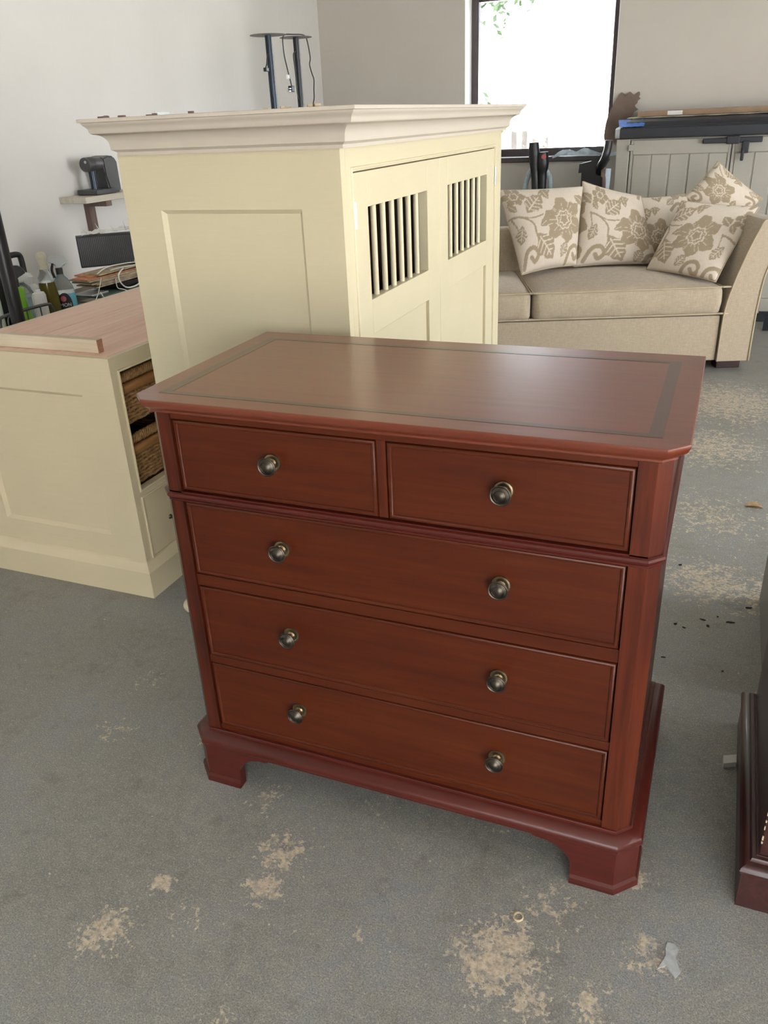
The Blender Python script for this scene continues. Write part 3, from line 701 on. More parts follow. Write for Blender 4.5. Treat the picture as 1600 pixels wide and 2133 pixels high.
def cushion(P, thick, label, du=0, dv=0, rot=0, N=110):
    """P: corners bl, br, tr, tl in sofa coordinates"""
    bl, br, tr, tl = [np.array(q, float) for q in P]
    s_ = np.linspace(0, 1, N); U, V_ = np.meshgrid(s_, s_)
    a = 2*U-1; b = 2*V_-1
    pin = .045                                                          # sides pulled in between the corners
    a2 = a*(1-pin*(1-b*b)*np.abs(a)); b2 = b*(1-pin*(1-a*a)*np.abs(b))
    uu = ((a2+1)/2)[..., None]; vv = ((b2+1)/2)[..., None]
    mid = bl*(1-uu)*(1-vv)+br*uu*(1-vv)+tr*uu*vv+tl*(1-uu)*vv
    nrm = np.cross(br-bl, tl-bl); nrm = nrm/np.linalg.norm(nrm)         # towards the front
    t_ = thick*np.power(np.clip((1-a**2)*(1-b**2), 0, 1), .42)*(1+.05*np.sin(5*U+3*V_))
    fr_ = mid+nrm*t_[..., None]*.6; bk = mid-nrm*t_[..., None]*.4
    col = floral(U, V_, du, dv, rot)
    vs = [tuple(q) for q in fr_.reshape(-1, 3)]; cs = list(col.reshape(-1)); idx = np.arange(N*N).reshape(N, N); bidx = idx.copy(); k = N*N
    for i in range(1, N-1):
        for j in range(1, N-1):
            bidx[i, j] = k; k += 1; vs.append(tuple(bk[i, j])); cs.append(col[i, N-1-j])
    fs = []
    for i in range(N-1):
        for j in range(N-1):
            fs.append((idx[i, j], idx[i, j+1], idx[i+1, j+1], idx[i+1, j]))
            fs.append((bidx[i, j], bidx[i+1, j], bidx[i+1, j+1], bidx[i, j+1]))
    base = np.mean([bl, br], axis=0)
    me = bpy.data.meshes.new('scatter_cushion'); me.from_pydata([tuple(np.array(q)-base) for q in vs], [], [tuple(int(z) for z in f) for f in fs])
    at = me.attributes.new('print', 'FLOAT', 'POINT'); at.data.foreach_set('value', [float(c) for c in cs])
    me.polygons.foreach_set('use_smooth', [True]*len(me.polygons)); me.materials.append(MAT['cushion_print'])
    o = bpy.data.objects.new('scatter_cushion', me); C.objects.link(o)
    RM = Matrix.Rotation(TH, 4, 'Z'); o.location = SA+RM @ Vector(base); o.rotation_euler = (0, 0, TH)
    bnd = [mid[0, j] for j in range(0, N, 3)]+[mid[i, N-1] for i in range(0, N, 3)]+[mid[N-1, j] for j in range(N-1, -1, -3)]+[mid[i, 0] for i in range(N-1, 0, -3)]
    bm = bmesh.new(); tube(bm, [tuple(q-base) for q in bnd], .0042, 6, True)
    me2 = bpy.data.meshes.new('piping'); bm.to_mesh(me2); bm.free(); me2.materials.append(MAT['piping']); me2.polygons.foreach_set('use_smooth', [True]*len(me2.polygons))
    o2 = bpy.data.objects.new('piping', me2); C.objects.link(o2); o2.parent = o
    tag(o, label, 'cushion', 'floral scatter cushions')
cushion([(-1.074, .40, .515), (-.735, .50, .545), (-.690, .66, .975), (-1.205, .66, .975)], .17, 'beige floral scatter cushion leaning at the joint of the two seats, beside the tall cupboard', 0, 0, 0)
cushion([(-.745, .53, .53), (-.235, .53, .53), (-.335, .68, .905), (-.690, .68, 1.003)], .16, 'beige floral scatter cushion with one raised corner against the middle of the sofa back', -.10, .04, .12)
cushion([(-.33, .60, .56), (.05, .60, .55), (-.045, .74, .905), (-.345, .74, .89)], .12, 'beige floral scatter cushion mostly hidden behind the one on the arm', .3, .3, .5)
cushion([(-.345, .36, .53), (-.055, .02, .505), (.235, .30, .860), (-.165, .42, .895)], .13, 'beige floral scatter cushion propped against the flared sofa arm showing one full bloom', .18, .02, .15)
cushion([(-.060, .72, .89), (.175, .72, .66), (.395, .68, .862), (.120, .74, 1.078)], .12, 'beige floral scatter cushion standing on its corner behind the sofa arm', .35, .15, .9)

# ------------------------------------------------------------------ outdoor storage box behind the sofa
BX0, BX1, BY0, BY1 = -.287, 1.19, 5.10, 5.85
sb = thing('storage_box', 'beige plastic outdoor storage cupboard with a dark lid behind the sofa', 'storage box', ((BX0+BX1)/2, (BY0+BY1)/2, 0))
bm = bmesh.new(); box(bm, BX0, BX1, BY0+.03, BY1, .05, 1.20, .004, 1)
obj('body', bm, 'plastic_beige', sb); obj('base', mkbox(BX0-.01, BX1+.01, BY0+.0, BY1, 0, .05, bev=.004), 'plastic_dark', sb)
for px0, px1 in ((BX0, -.198), (1.10, BX1)): obj('corner_post', mkbox(px0, px1, BY0-.004, BY0+.03, .05, 1.2, bev=.006), 'plastic_beige', sb)
obj('hinge', mkbox(-.205, -.170, BY0-.022, BY0+.0, 1.125, 1.165, bev=.003), 'plastic_beige', sb)
for i, (d0, d1) in enumerate(((-.192, .449), (.455, 1.096))):
    bm = bmesh.new(); frame(bm, 'y', BY0-.004, BY0+.028, d0, d1, .06, 1.19, (.016, .016, .10, .09), .003)
    dd = obj('door', bm, 'plastic_beige', sb)
    obj('door_back', mkbox(d0+.01, d1-.01, BY0+.008, BY0+.027, .15, 1.11), 'plastic_beige', dd)
    n = 5; ww = (d1-d0-.032)/n
    for k in range(n): obj('plank', mkbox(d0+.016+k*ww+.006, d0+.016+(k+1)*ww-.006, BY0+.001, BY0+.0275, .162, 1.098, bev=.003, seg=1), 'plastic_beige', dd)
bm = bmesh.new()
lp = [(BX0-.02, BY0+.05), (BX0+.02, BY0-.03), (BX1-.02, BY0-.03), (BX1+.02, BY0+.05), (BX1+.02, BY1), (BX0-.02, BY1)]
sweep(bm, lp, [(-.03, 1.203), (0, 1.205), (.002, 1.215), (.002, 1.262), (-.004, 1.270), (-.016, 1.274), (-.020, 1.279), (-.034, 1.284), (-.05, 1.297), (-.054, 1.303), (-.07, 1.308), (-.10, 1.320)], cap_top=True, cap_bottom=True)
ld = obj('lid', bm, 'plastic_dark', sb, smooth=20)
bm = bmesh.new(); box(bm, .270, .425, BY0-.040, BY0-.012, 1.158, 1.188, .005); box(bm, .415, .495, BY0-.046, BY0-.004, 1.152, 1.200, .005); box(bm, .490, .632, BY0-.040, BY0-.012, 1.158, 1.192, .005)
la = obj('latch', bm, 'plastic_dark', sb)
bm = bmesh.new(); box(bm, .515, .556, BY0-.048, BY0-.014, 1.095, 1.17, .005); box(bm, .512, .532, BY0-.052, BY0-.026, 1.050, 1.12, .005); obj('latch_handle', bm, 'plastic_dark', la)
for q in (.28, .615): obj('latch_mount', mkbox(q, q+.016, BY0-.016, BY0+.002, 1.162, 1.184), 'plastic_dark', la)
# things lying on the lid
def sheet(name, mat, nx, ny, fn, th=.003, label=None, cat=None, group=None):
    bm = bmesh.new(); g_ = [[bm.verts.new(fn(i/nx, j/ny)) for j in range(ny+1)] for i in range(nx+1)]
    for i in range(nx):
        for j in range(ny): bm.faces.new((g_[i][j], g_[i+1][j], g_[i+1][j+1], g_[i][j+1]))
    bmesh.ops.recalc_face_normals(bm, faces=bm.faces[:])
    bmesh.ops.solidify(bm, geom=bm.faces[:], thickness=th)
    o = obj(name, bm, mat, smooth=40)
    if label: tag(o, label, cat, group)
    return o
cb = obj('cardboard_sheet', mkbox(-.20, 1.12, 5.44, 5.80, 1.332, 1.366), 'cardboard')
tag(cb, 'long flat brown cardboard carton lying on the storage box lid', 'cardboard')
obj('paper_label', mkbox(.0, .10, 5.4385, 5.4395, 1.336, 1.362), 'paper_white', cb)
sheet('plastic_wrap', 'polythene_cream', 40, 8, lambda a, b: (-.25+1.40*a, 5.24+.52*b, 1.3265+.004*(math.sin(a*23+b*5)**2)), .002, 'crumpled clear-cream polythene sheet under the carton on the lid', 'plastic sheet')
sheet('sky_reflection_patch', 'sky_reflection_blue', 8, 6, lambda a, b: (BX0+.012+.16*a-.02*b*(1-a), 5.071+.10*b, 1.2765+.042*b+.0015*math.sin(a*24)), .001, 'painted blue sky reflection on the corner of the lid', 'painted reflection')  # sky reflection on the lid corner, made as a thin blue sheet
rnd = random.Random(5)
def torn(a, b):
    z = 1.17+.315*b; cx = -.385+.115*max(0, b-.1)*1.0; w_ = .045+.045*math.sin(b*2.6)
    jag = .012*math.sin(b*31)+.008*math.sin(b*57+1)
    x = cx-w_+(2*w_+jag)*a; z += .010*math.sin(a*15)*max(0, (b-.7)/.3)
    return (.5117+(x-.5117)*1.048, 5.875+.008*math.sin(a*2.5+b*3), 1.3839+(z-1.3839)*1.048)
sheet('torn_cardboard', 'cardboard_dark', 12, 24, torn, .005, 'torn brown cardboard flap sticking up beside the storage box at the window', 'cardboard')
sheet('polythene_bag', 'polythene_blue', 14, 10, lambda a, b: (-.86+.50*a, 5.78+.05*math.sin(a*9), 1.075+.045*b*math.sin(math.pi*min(1, a*1.3))+.02*math.sin(a*15+b*6)*b), .0015, 'crumpled pale blue polythene lying on the window sill', 'plastic bag')
# folding chair like frame behind the sofa
fc = thing('folded_pushchair', 'folded frame with two black paddles and a grey padded hoop below the window', 'folded frame', (-.855, 5.25, 0))
def paddle(x, zt, dx, m='black_plastic'):
    bm = bmesh.new(); pts = smooth_pts([(x+dx, 5.22, 0), (x+dx*.7, 5.22, .80), (x+dx*.2, 5.22, 1.04), (x, 5.22, zt-.05), (x-.002, 5.22, zt)], 6)
    n = len(pts); tube(bm, pts, [.030 if p.z < 1.0 else .042*max(.45, 1-abs(p.z-(zt-.07))*2.2) for p in pts], 12); return obj('paddle', bm, m, fc, smooth=True)
paddle(-.885, 1.195, .035); p2 = paddle(-.815, 1.13, .0)
bm = bmesh.new(); lathe(bm, [(0, 0), (.016, 0), (.016, .012), (0, .014)], 14, Matrix.Translation((-.805, 5.19, 1.10)) @ Matrix.Rotation(math.pi/2, 4, 'X')); obj('reflector', bm, 'label_red', p2)
bm = bmesh.new(); tube(bm, smooth_pts([(-.965, 5.27, 0), (-.958, 5.27, .80), (-.935, 5.27, .96), (-.89, 5.27, 1.015), (-.83, 5.27, 1.02), (-.785, 5.27, .97), (-.765, 5.27, .85), (-.758, 5.27, 0)], 6), .020, 10); obj('hoop', bm, 'grey_foam', fc, smooth=True)
bt = thing('black_plastic_stand', 'black plastic stand with a raised angled arm beside the storage box', 'stand', (-.46, 5.3, 0))
bm = bmesh.new(); prism(bm, [(-.535, 0), (-.395, 0), (-.388, 1.04), (-.535, 1.03)], 5.22, 5.34); obj('column', bm, 'black_plastic', bt)
bm = bmesh.new(); prism(bm, [(-.552, .985), (-.395, 1.0), (-.36, 1.065), (-.405, 1.10), (-.47, 1.062), (-.548, 1.045)], 5.19, 5.36); obj('head', bm, 'black_plastic', bt)
bm = bmesh.new(); tube(bm, smooth_pts([(-.405, 5.20, .99), (-.385, 5.10, 1.035), (-.350, 5.03, 1.09), (-.335, 5.03, 1.15), (-.330, 5.03, 1.20)], 5), .026, 10); obj('arm', bm, 'black_plastic', bt, smooth=True)
bm = bmesh.new(); tube(bm, smooth_pts([(-.345, 5.05, 0), (-.345, 5.05, .86), (-.36, 5.05, .98), (-.385, 5.22, 1.04)], 5), .012, 8); obj('strut', bm, 'bracket_wood', bt, smooth=True)
sheet('polythene_strip', 'polythene_blue', 6, 14, lambda a, b: (-.37+.035*a+.03*b, 5.045+.01*math.sin(b*9), .30+.72*b), .0015, 'blue polythene strip hanging between the stand and the storage box', 'plastic strip')
# dark leg by the right hand side of the sofa
ft = thing('folding_trestle', 'black metal trestle foot on the floor beside the storage box', 'trestle', (.90, 4.86, 0))
obj('leg', mkbox(.80, .835, 4.83, 4.87, 0, .10), 'black_metal', ft); obj('leg', mkbox(1.25, 1.285, 4.83, 4.87, 0, .10), 'black_metal', ft); obj('bar', mkbox(.76, 1.33, 4.84, 4.862, .10, .125), 'black_metal', ft)

# ------------------------------------------------------------------ left wall: bench, shelf, stands
WBX0, WBX1, BZ = XL+.005, -2.22, .60
wb = thing('workbench', 'low brown wooden workbench along the white wall behind the cabinets', 'workbench', (-2.55, 3.1, 0))
obj('bench_top', mkbox(WBX0, WBX1, 1.0, 5.2, BZ-.035, BZ, bev=.003), 'bench_wood', wb)
for bx in (WBX0+.03, WBX1-.09):
    for by in (1.06, 3.0, 5.08): obj('leg', mkbox(bx, bx+.06, by, by+.06, 0, BZ-.035), 'bench_wood', wb)
def stand(x, y, z0, zt, r, rd, label, mat='blue_black_metal', disc=True, base_r=.13):
    s = thing('speaker_stand', label, 'stand', (x, y, z0), 'slim tubular stands')
    bm = bmesh.new(); tube(bm, [(x, y, z0+.008), (x, y, zt)], r, 18); obj('pole', bm, mat, s, smooth=40)
    bm = bmesh.new(); lathe(bm, [(0, 0), (base_r, 0), (base_r, .006), (base_r-.004, .009), (0, .009)], 28, Matrix.Translation((x, y, z0))); obj('base', bm, 'black_metal', s)
    if disc:
        bm = bmesh.new(); lathe(bm, [(0, 0), (rd, .0), (rd, .003), (0, .004)], 32, Matrix.Translation((x, y, zt))); obj('top_plate', bm, 'disc_metal', s)
    return s
SX = -2.45
s1 = stand(SX, 4.235, BZ, 1.915, .0225, .118, 'blue-black tubular stand with a round plate and a short cable tail', 'blue_black_metal')
s2 = stand(SX, 4.630, BZ, 1.925, .0215, .112, 'black tubular stand draped with a long looping cable and plug', 'black_metal')
bm = bmesh.new(); tube(bm, smooth_pts([(SX, 4.215, 1.81), (SX, 4.197, 1.785), (SX, 4.185, 1.75), (SX, 4.165, 1.725)], 5), .0045, 7); ct = obj('cable', bm, 'cable_black', s1, smooth=True)
bm = bmesh.new(); box(bm, SX-.011, SX+.011, 4.150, 4.190, 1.705, 1.728, .003); obj('plug', bm, 'black_plastic', ct)
yc = lambda px: 4.630+(px-616)*.00705
zc = lambda py: 1.926-(py-78)*.00293
cab = [(592.5, 128), (590, 150), (588.5, 110), (588, 82), (592, 76), (606, 73), (624, 71), (632, 76), (637, 100), (638.5, 120), (636, 135), (639, 152), (643.5, 166), (642, 185), (640, 205), (637, 222)]
bm = bmesh.new(); tube(bm, smooth_pts([(SX+.022*max(0, min(1, (px-588)/40)), yc(px), zc(py)) for px, py in [(598, 183), (597, 176), (594, 156), (591, 135), (589, 120), (588, 95), (589, 81), (594, 75), (608, 73), (625, 71.5), (632, 76), (635.5, 90), (638.5, 118), (636, 133), (640, 152), (643.5, 165), (642, 185), (641, 205), (637.5, 221), (636, 240)]], 5), .0042, 7)
cb2 = obj('cable', bm, 'cable_black', s2, smooth=True)
bm = bmesh.new(); tube(bm, smooth_pts([(SX, yc(613.2), zc(106)), (SX, yc(608.8), zc(112)), (SX, yc(608), zc(122)), (SX, yc(609.5), zc(150)), (SX, yc(610), zc(190)), (SX, yc(612), zc(208))], 5), .0042, 7); obj('cable', bm, 'cable_black', s2, smooth=True)
bm = bmesh.new(); box(bm, SX-.015, SX+.015, yc(595), yc(601), zc(193), zc(180), .004); pg = obj('plug', bm, 'black_plastic', s2)
bm = bmesh.new(); box(bm, SX-.010, SX+.010, yc(591), yc(595.5), zc(192.5), zc(190)); box(bm, SX-.010, SX+.010, yc(592), yc(595.5), zc(187), zc(185)); obj('pin', bm, 'steel', pg)
bm = bmesh.new(); box(bm, SX+.005, SX+.007, yc(588), yc(594.5), zc(166), zc(157)); obj('cable_label', bm, 'paper_white', s2)
stand(-2.05, 1.262, 0, 1.45, .0265, .1, 'thick black tubular post standing behind the plank topped cabinet', 'black_plastic', disc=False, base_r=.12)
# socket on the wall
so = thing('wall_socket', 'white double socket plate on the wall above the cupboard', 'socket', (XL+.01, 3.55, 1.44))
obj('plate', mkbox(XL, XL+.012, 3.475, 3.625, 1.405, 1.492, bev=.003), 'white_plastic', so)
for q in (3.515, 3.585): obj('switch', mkbox(XL+.012, XL+.016, q-.008, q+.008, 1.455, 1.478), 'white_plastic', so)
# wall shelf with bracket
ws = thing('wall_shelf', 'short pale board shelf on a brown wooden bracket fixed to the wall', 'shelf', (XL+.1, 3.0, 1.05))
obj('board', mkbox(XL, -2.70, 2.52, 3.45, 1.048, 1.080, bev=.002, seg=1), 'shelf_board', ws)
for by in (2.70, 3.3):
    br = obj('bracket', mkbox(XL, XL+.038, by, by+.05, .862, 1.048, bev=.002, seg=1), 'bracket_wood', ws)
    obj('bracket_arm', mkbox(XL+.038, -2.72, by, by+.05, 1.018, 1.048, bev=.002, seg=1), 'bracket_wood', br)
    bm = bmesh.new(); prism(bm, [(by-.045, .846), (by+.095, .853), (by+.09, .862), (by+.02, .868), (by-.03, .858)], XL, XL+.05, 'x'); obj('bracket_foot', bm, 'bracket_wood', br)
# grey bench tool on the shelf
X0 = -2.79; bt2 = thing('bench_tool', 'dark grey tool with ribbed cylinder head on a post standing on the wall shelf', 'tool', (X0, 2.72, 1.08))
obj('foot', mkbox(X0-.06, X0+.08, 2.635, 2.80, 1.0803, 1.108, bev=.006), 'grey_plastic', bt2)
bm = bmesh.new(); tube(bm, [(X0+.02, 2.69, 1.105), (X0+.02, 2.69, 1.215)], .019, 16); po = obj('post', bm, 'blue_black_metal', bt2, smooth=40)
R = Matrix.Translation((X0+.03, 2.63, 1.235)) @ Matrix.Rotation(-math.pi/2, 4, 'X')
bm = bmesh.new(); prof = [(0, 0), (.034, 0), (.036, .002), (.036, .012)]
for k in range(7): prof += [(.036, .012+.006*k), (.033, .0145+.006*k), (.036, .017+.006*k)]
lathe(bm, prof+[(.036, .058), (.035, .11), (.028, .125), (0, .128)], 24, R); hd = obj('cylinder_head', bm, 'grey_plastic', bt2, smooth=35)
bm = bmesh.new(); lathe(bm, [(0, 0), (.008, 0), (.006, .003), (0, .003)], 12, Matrix.Translation((X0+.04, 2.627, 1.248)) @ Matrix.Rotation(math.pi/2, 4, 'X')); obj('screw', bm, 'steel', hd)
bm = bmesh.new(); prism(bm, [(2.77, 1.082), (2.87, 1.082), (2.87, 1.24), (2.85, 1.268), (2.79, 1.275), (2.745, 1.262), (2.76, 1.18)], X0-.045, X0+.06, 'x')
bmesh.ops.bevel(bm, geom=bm.edges[:], offset=.010, segments=3, affect='EDGES'); obj('casing', bm, 'grey_plastic', bt2, smooth=40)

# bench clutter
def bottle(name, label, loc, prof, mat, cat='bottle', flat=1.0, rz=0, group='cleaning bottles on the bench'):
    b = thing(name, label, cat, loc, group, world=False, rotz=rz)
    bm = bmesh.new(); lathe(bm, prof, 24); bm.transform(Matrix.Diagonal((flat, 1, 1, 1))); obj('body', bm, mat, b, smooth=40)
    return b
def trigger(b, z, mat, head=None, s=1.0):
    bm = bmesh.new(); tube(bm, [(0, 0, z), (0, 0, z+.028*s)], .016*s, 12); obj('collar', bm, mat, b, smooth=40)
    bm = bmesh.new(); prism(bm, [(-.045*s, z+.055*s), (-.045*s, z+.075*s), (-.02*s, z+.082*s), (.03*s, z+.078*s), (.050*s, z+.050*s), (.03*s, z+.045*s), (.012*s, z+.028*s), (-.012*s, z+.028*s), (-.015*s, z+.05*s)], -.014*s, .014*s, 'x')
    bmesh.ops.bevel(bm, geom=bm.edges[:], offset=.004*s, segments=2, affect='EDGES'); obj('spray_head', bm, head or mat, b, smooth=40)
    bm = bmesh.new(); tube(bm, smooth_pts([(0, -.022*s, z+.05*s), (0, -.032*s, z+.02*s), (0, -.026*s, z-.015*s)], 4), .006*s, 8); obj('trigger', bm, mat, b, smooth=True)
BX = -2.40
pr = lambda r, h, n, hn: [(0, 0), (r*.93, 0), (r, .008), (r, h*.55), (r*.96, h*.68), (r*.72, h*.85), (n, h*.95), (n, h), (n, hn), (0, hn)]
b = bottle('spray_bottle', 'bright green trigger spray bottle with a black head', (-2.34, 1.565, BZ), [(0, 0), (.042, 0), (.045, .01), (.043, .07), (.033, .12), (.030, .15), (.036, .18), (.030, .195), (.016, .20), (0, .20)], 'green_plastic', flat=.75, rz=-.78)
trigger(b, .20, 'black_plastic', s=1.1)
b = bottle('clear_bottle', 'clear rounded bottle of pale blue liquid with a white cap', (-2.44, 1.690, BZ), pr(.055, .20, .018, .205), 'clear_plastic')
bm = bmesh.new(); lathe(bm, [(0, .004), (.052, .004), (.052, .105), (.050, .13), (0, .13)], 24); obj('liquid', bm, 'clear_blue', b, smooth=40)
bm = bmesh.new(); lathe(bm, [(0, .2), (.022, .2), (.021, .215), (.015, .225), (.013, .255), (0, .256)], 16); obj('cap', bm, 'white_plastic', b, smooth=40)
b = bottle('jerry_can', 'white jug with a black carrying handle at the back of the bench', (-2.66, 1.90, BZ), [(0, 0), (.07, 0), (.075, .01), (.075, .15), (.06, .185), (.02, .20), (.02, .215), (0, .215)], 'white_plastic', cat='jug')
bm = bmesh.new(); tube(bm, smooth_pts([(0, -.045, .17), (0, -.045, .25), (0, -.03, .275), (0, .03, .275), (0, .045, .25), (0, .045, .17)], 5), .014, 10); obj('handle', bm, 'black_plastic', b, smooth=True)
b = bottle('white_bottle', 'flat sided white plastic bottle in front of the clear one', (-2.31, 1.655, BZ), [(0, 0), (.034, 0), (.037, .006), (.037, .145), (.030, .158), (.014, .162), (.014, .172), (0, .172)], 'white_plastic', flat=.6)
b = bottle('white_bottle', 'small white capped bottle behind the olive oil bottle', (-2.55, 1.87, BZ), pr(.04, .16, .014, .185), 'white_plastic')
b = bottle('oil_bottle', 'tall bottle of olive coloured oil with a clear domed cap', (-2.385, 1.795, BZ), [(0, .1782), (.034, .1782), (.034, .20), (.022, .222), (.020, .235), (0, .236)], 'clear_plastic')
bm = bmesh.new(); lathe(bm, [(0, 0), (.040, 0), (.043, .006), (.042, .12), (.0355, .178), (0, .178)], 24); obj('oil', bm, 'oil_liquid', b, smooth=40)
bm = bmesh.new(); lathe(bm, [(0, .236), (.022, .236), (.020, .262), (.024, .278), (.025, .292), (.020, .306), (0, .314)], 18); obj('cap', bm, 'polythene_cream', b, smooth=40)
b = bottle('spray_bottle', 'clear blue trigger spray bottle with a black domed label', (-2.40, 1.905, BZ), [(0, .1085), (.0525, .1085), (.045, .14), (.030, .172), (.018, .185), (.016, .195), (0, .195)], 'clear_plastic', rz=-.78)
bm = bmesh.new(); lathe(bm, [(0, 0), (.050, 0), (.053, .008), (.053, .10), (.0525, .108), (0, .108)], 24); obj('liquid', bm, 'blue_liquid', b, smooth=40)
trigger(b, .195, 'black_plastic', 'clear_plastic', 1.0)
def decal(name, mat, parent, r, pts):
    """a label wrapped on the round bottle body: pts are (angle, z)"""
    bm = bmesh.new(); vs = [bm.verts.new((r*math.cos(a), r*math.sin(a), z)) for a, z in pts]
    c_ = bm.verts.new((r*math.cos(sum(a for a, z in pts)/len(pts)), r*math.sin(sum(a for a, z in pts)/len(pts)), sum(z for a, z in pts)/len(pts)))
    for i in range(len(vs)): bm.faces.new((c_, vs[i], vs[(i+1) % len(vs)]))
    obj(name, bm, mat, parent)
A0 = -.06
lb_pts = [(A0-.62, .01)]+[(A0-.2*0+.62*math.cos(q), .06+.055*max(0, math.sin(q))) for q in [math.pi-i*math.pi/12 for i in range(13)]]+[(A0+.62, .01)]
bm = bmesh.new(); top_ = [bm.verts.new((.0545*math.cos(a), .0545*math.sin(a), z)) for a, z in lb_pts[1:-1]]; bot_ = [bm.verts.new((.0545*math.cos(a), .0545*math.sin(a), .008)) for a, z in lb_pts[1:-1]]
for i in range(len(top_)-1): bm.faces.new((bot_[i], bot_[i+1], top_[i+1], top_[i]))
lb = obj('label_sticker', bm, 'label_dark', b)
decal('label_mark', 'label_red', lb, .0552, [(A0-.1+.24*math.cos(q), .088+.013*math.sin(q)) for q in [i*math.pi/8 for i in range(16)]])
tc_ = bpy.data.curves.new('txt', 'FONT'); tc_.body = 'MON'; tc_.size = .022; tc_.align_x = 'CENTER'
to = bpy.data.objects.new('txt', tc_); C.objects.link(to); bpy.context.view_layer.update()
tm = bpy.data.meshes.new_from_object(to); bpy.data.objects.remove(to)
for v in tm.vertices:
    a = A0+v.co.x/.055; v.co = Vector((.0553*math.cos(a), .0553*math.sin(a), .052+v.co.y))
tm.materials.append(MAT['paper_white']); tob = bpy.data.objects.new('label_lettering', tm); C.objects.link(tob); tob.parent = lb
decal('label_mark', 'label_red', lb, .0552, [(A0+.2+.2*math.cos(q), .026+.014*math.sin(q)) for q in [i*math.pi/8 for i in range(16)]])
b = bottle('white_bottle', 'white bottle with a dark printed label at the bench end beside the black post', (-2.42, 1.475, BZ), [(0, 0), (.045, 0), (.048, .008), (.048, .19), (.03, .22), (.016, .225), (.016, .25), (0, .25)], 'white_plastic')
decal('label_sticker', 'label_dark', b, .0486, [(-1.75, .10), (-.45, .10), (-.45, .15), (-1.75, .15)])
b = bottle('black_can', 'dark canister standing among the bottles behind the green spray bottle', (-2.55, 1.66, BZ), [(0, 0), (.04, 0), (.042, .006), (.042, .20), (.036, .215), (.036, .255), (.03, .262), (0, .262)], 'black_plastic', cat='canister')
# wire basket rim round the bottles
wr = thing('wire_basket', 'grey wire rack with rounded rail holding the spray bottles', 'rack', (-2.27, 1.58, BZ))
for zz, r_ in ((.715, .007), (.652, .004), (.612, .004)):
    bm = bmesh.new(); tube(bm, smooth_pts([(-2.36, 1.35, BZ+.009), (-2.262, 1.352, BZ+.02), (-2.256, 1.36, zz-.02), (-2.25, 1.39, zz), (-2.25, 1.62, zz), (-2.252, 1.655, zz-.015), (-2.256, 1.67, zz-.05 if zz > .7 else zz-.02), (-2.26, 1.672, BZ+.010)], 5), r_, 8); obj('rail', bm, 'wire_grey', wr, smooth=True)
for k in range(3):
    y = 1.43+k*.08; bm = bmesh.new(); tube(bm, [(-2.251, y, BZ+.002), (-2.251, y, .715)], .003, 6); obj('wire', bm, 'wire_grey', wr)
bm = bmesh.new(); tube(bm, smooth_pts([(-2.25, 1.395, .655), (-2.25, 1.40, .70), (-2.25, 1.425, .705), (-2.25, 1.43, .655)], 5), .004, 6); obj('wire', bm, 'wire_grey', wr, smooth=True)
# glass plate on rails
gr = thing('glass_plate', 'clear glass sheet with green edge resting on beige rails', 'glass sheet', (-2.33, 2.17, BZ))
obj('sheet', mkbox(-2.44, -2.235, 1.975, 2.45, .672, .680, bev=.001), 'glass_green', gr)
for q in (-2.248, -2.42): obj('rail', mkbox(q-.008, q+.010, 1.965, 2.46, .645, .6715, bev=.002), 'rail_beige', gr)
for q in (1.98, 2.40): obj('support', mkbox(-2.42, -2.25, q, q+.03, BZ, .645), 'rail_beige', gr)
tag(obj('card_sheet', mkbox(-2.42, -2.30, 1.98, 2.10, .6805, .684), 'paper_white'), 'white card lying on the glass sheet', 'card')
tr_ = thing('black_tray', 'shallow black tray with rounded rim on the glass sheet', 'tray', (-2.34, 2.28, .6805))
bm = bmesh.new(); sweep(bm, [(-2.43, 2.13), (-2.26, 2.13), (-2.24, 2.16), (-2.24, 2.42), (-2.26, 2.44), (-2.43, 2.44)], [(-.03, .6806), (-.01, .682), (.006, .70), (.008, .716), (.0, .716), (-.012, .69), (-.03, .686)], cap_top=True, cap_bottom=True)
obj('tray_body', bm, 'black_plastic', tr_)
# bundles of strips and boards on the tray
rnd = random.Random(11)
for k in range(9):
    z = .7165+k*.0062; y0 = 1.965+rnd.uniform(-.02, .07); m = 'strip_orange' if k in (6, 7) else 'strip_tan'
    bm = bmesh.new(); dx = rnd.uniform(-.02, .02); x_ = -2.42+dx; wd = .15 if k < 6 else .12
    prism(bm, [(x_, y0+.03), (x_+wd, y0), (x_+wd+.01, y0+.46), (x_, y0+.47)], z, z+.0058, 'z')
    tag(obj('wood_strip', bm, m), 'thin %s veneer strip in the flat bundle under the black box' % ('orange' if k in (6, 7) else 'tan'), 'strip', 'veneer strips on the tray')
bxx = thing('slatted_box', 'black box with a finely ribbed front lying on the strip bundle', 'box', (-2.405, 2.315, .7735), world=False, rotz=math.radians(43))
obj('case', mkbox(-.17, .17, -.03, .05, .0, .150, bev=.003), 'black_plastic', bxx)
for k in range(37): obj('rib', mkbox(-.163+k*.009, -.158+k*.009, -.034, -.030, .010, .141), 'grey_plastic', bxx)
obj('badge', mkbox(.09, .13, -.035, -.034, .012, .017), 'steel', bxx)
def paper(a, b): return (-2.405+(-.14+.26*a)*.731-(-.02+.06*b)*.682, 2.315+(-.14+.26*a)*.682+(-.02+.06*b)*.731, .9265+.012*abs(math.sin(a*13+b*4))*(.5+b)+.012*a)
sheet('printed_wrap', 'paper_white', 18, 6, paper, .0008, 'crumpled white wrapping paper on top of the black ribbed box', 'paper')
for i, (yy, rr_, m) in enumerate(((2.33, .012, 'green_plastic'), (2.45, .014, 'foliage'))): pass
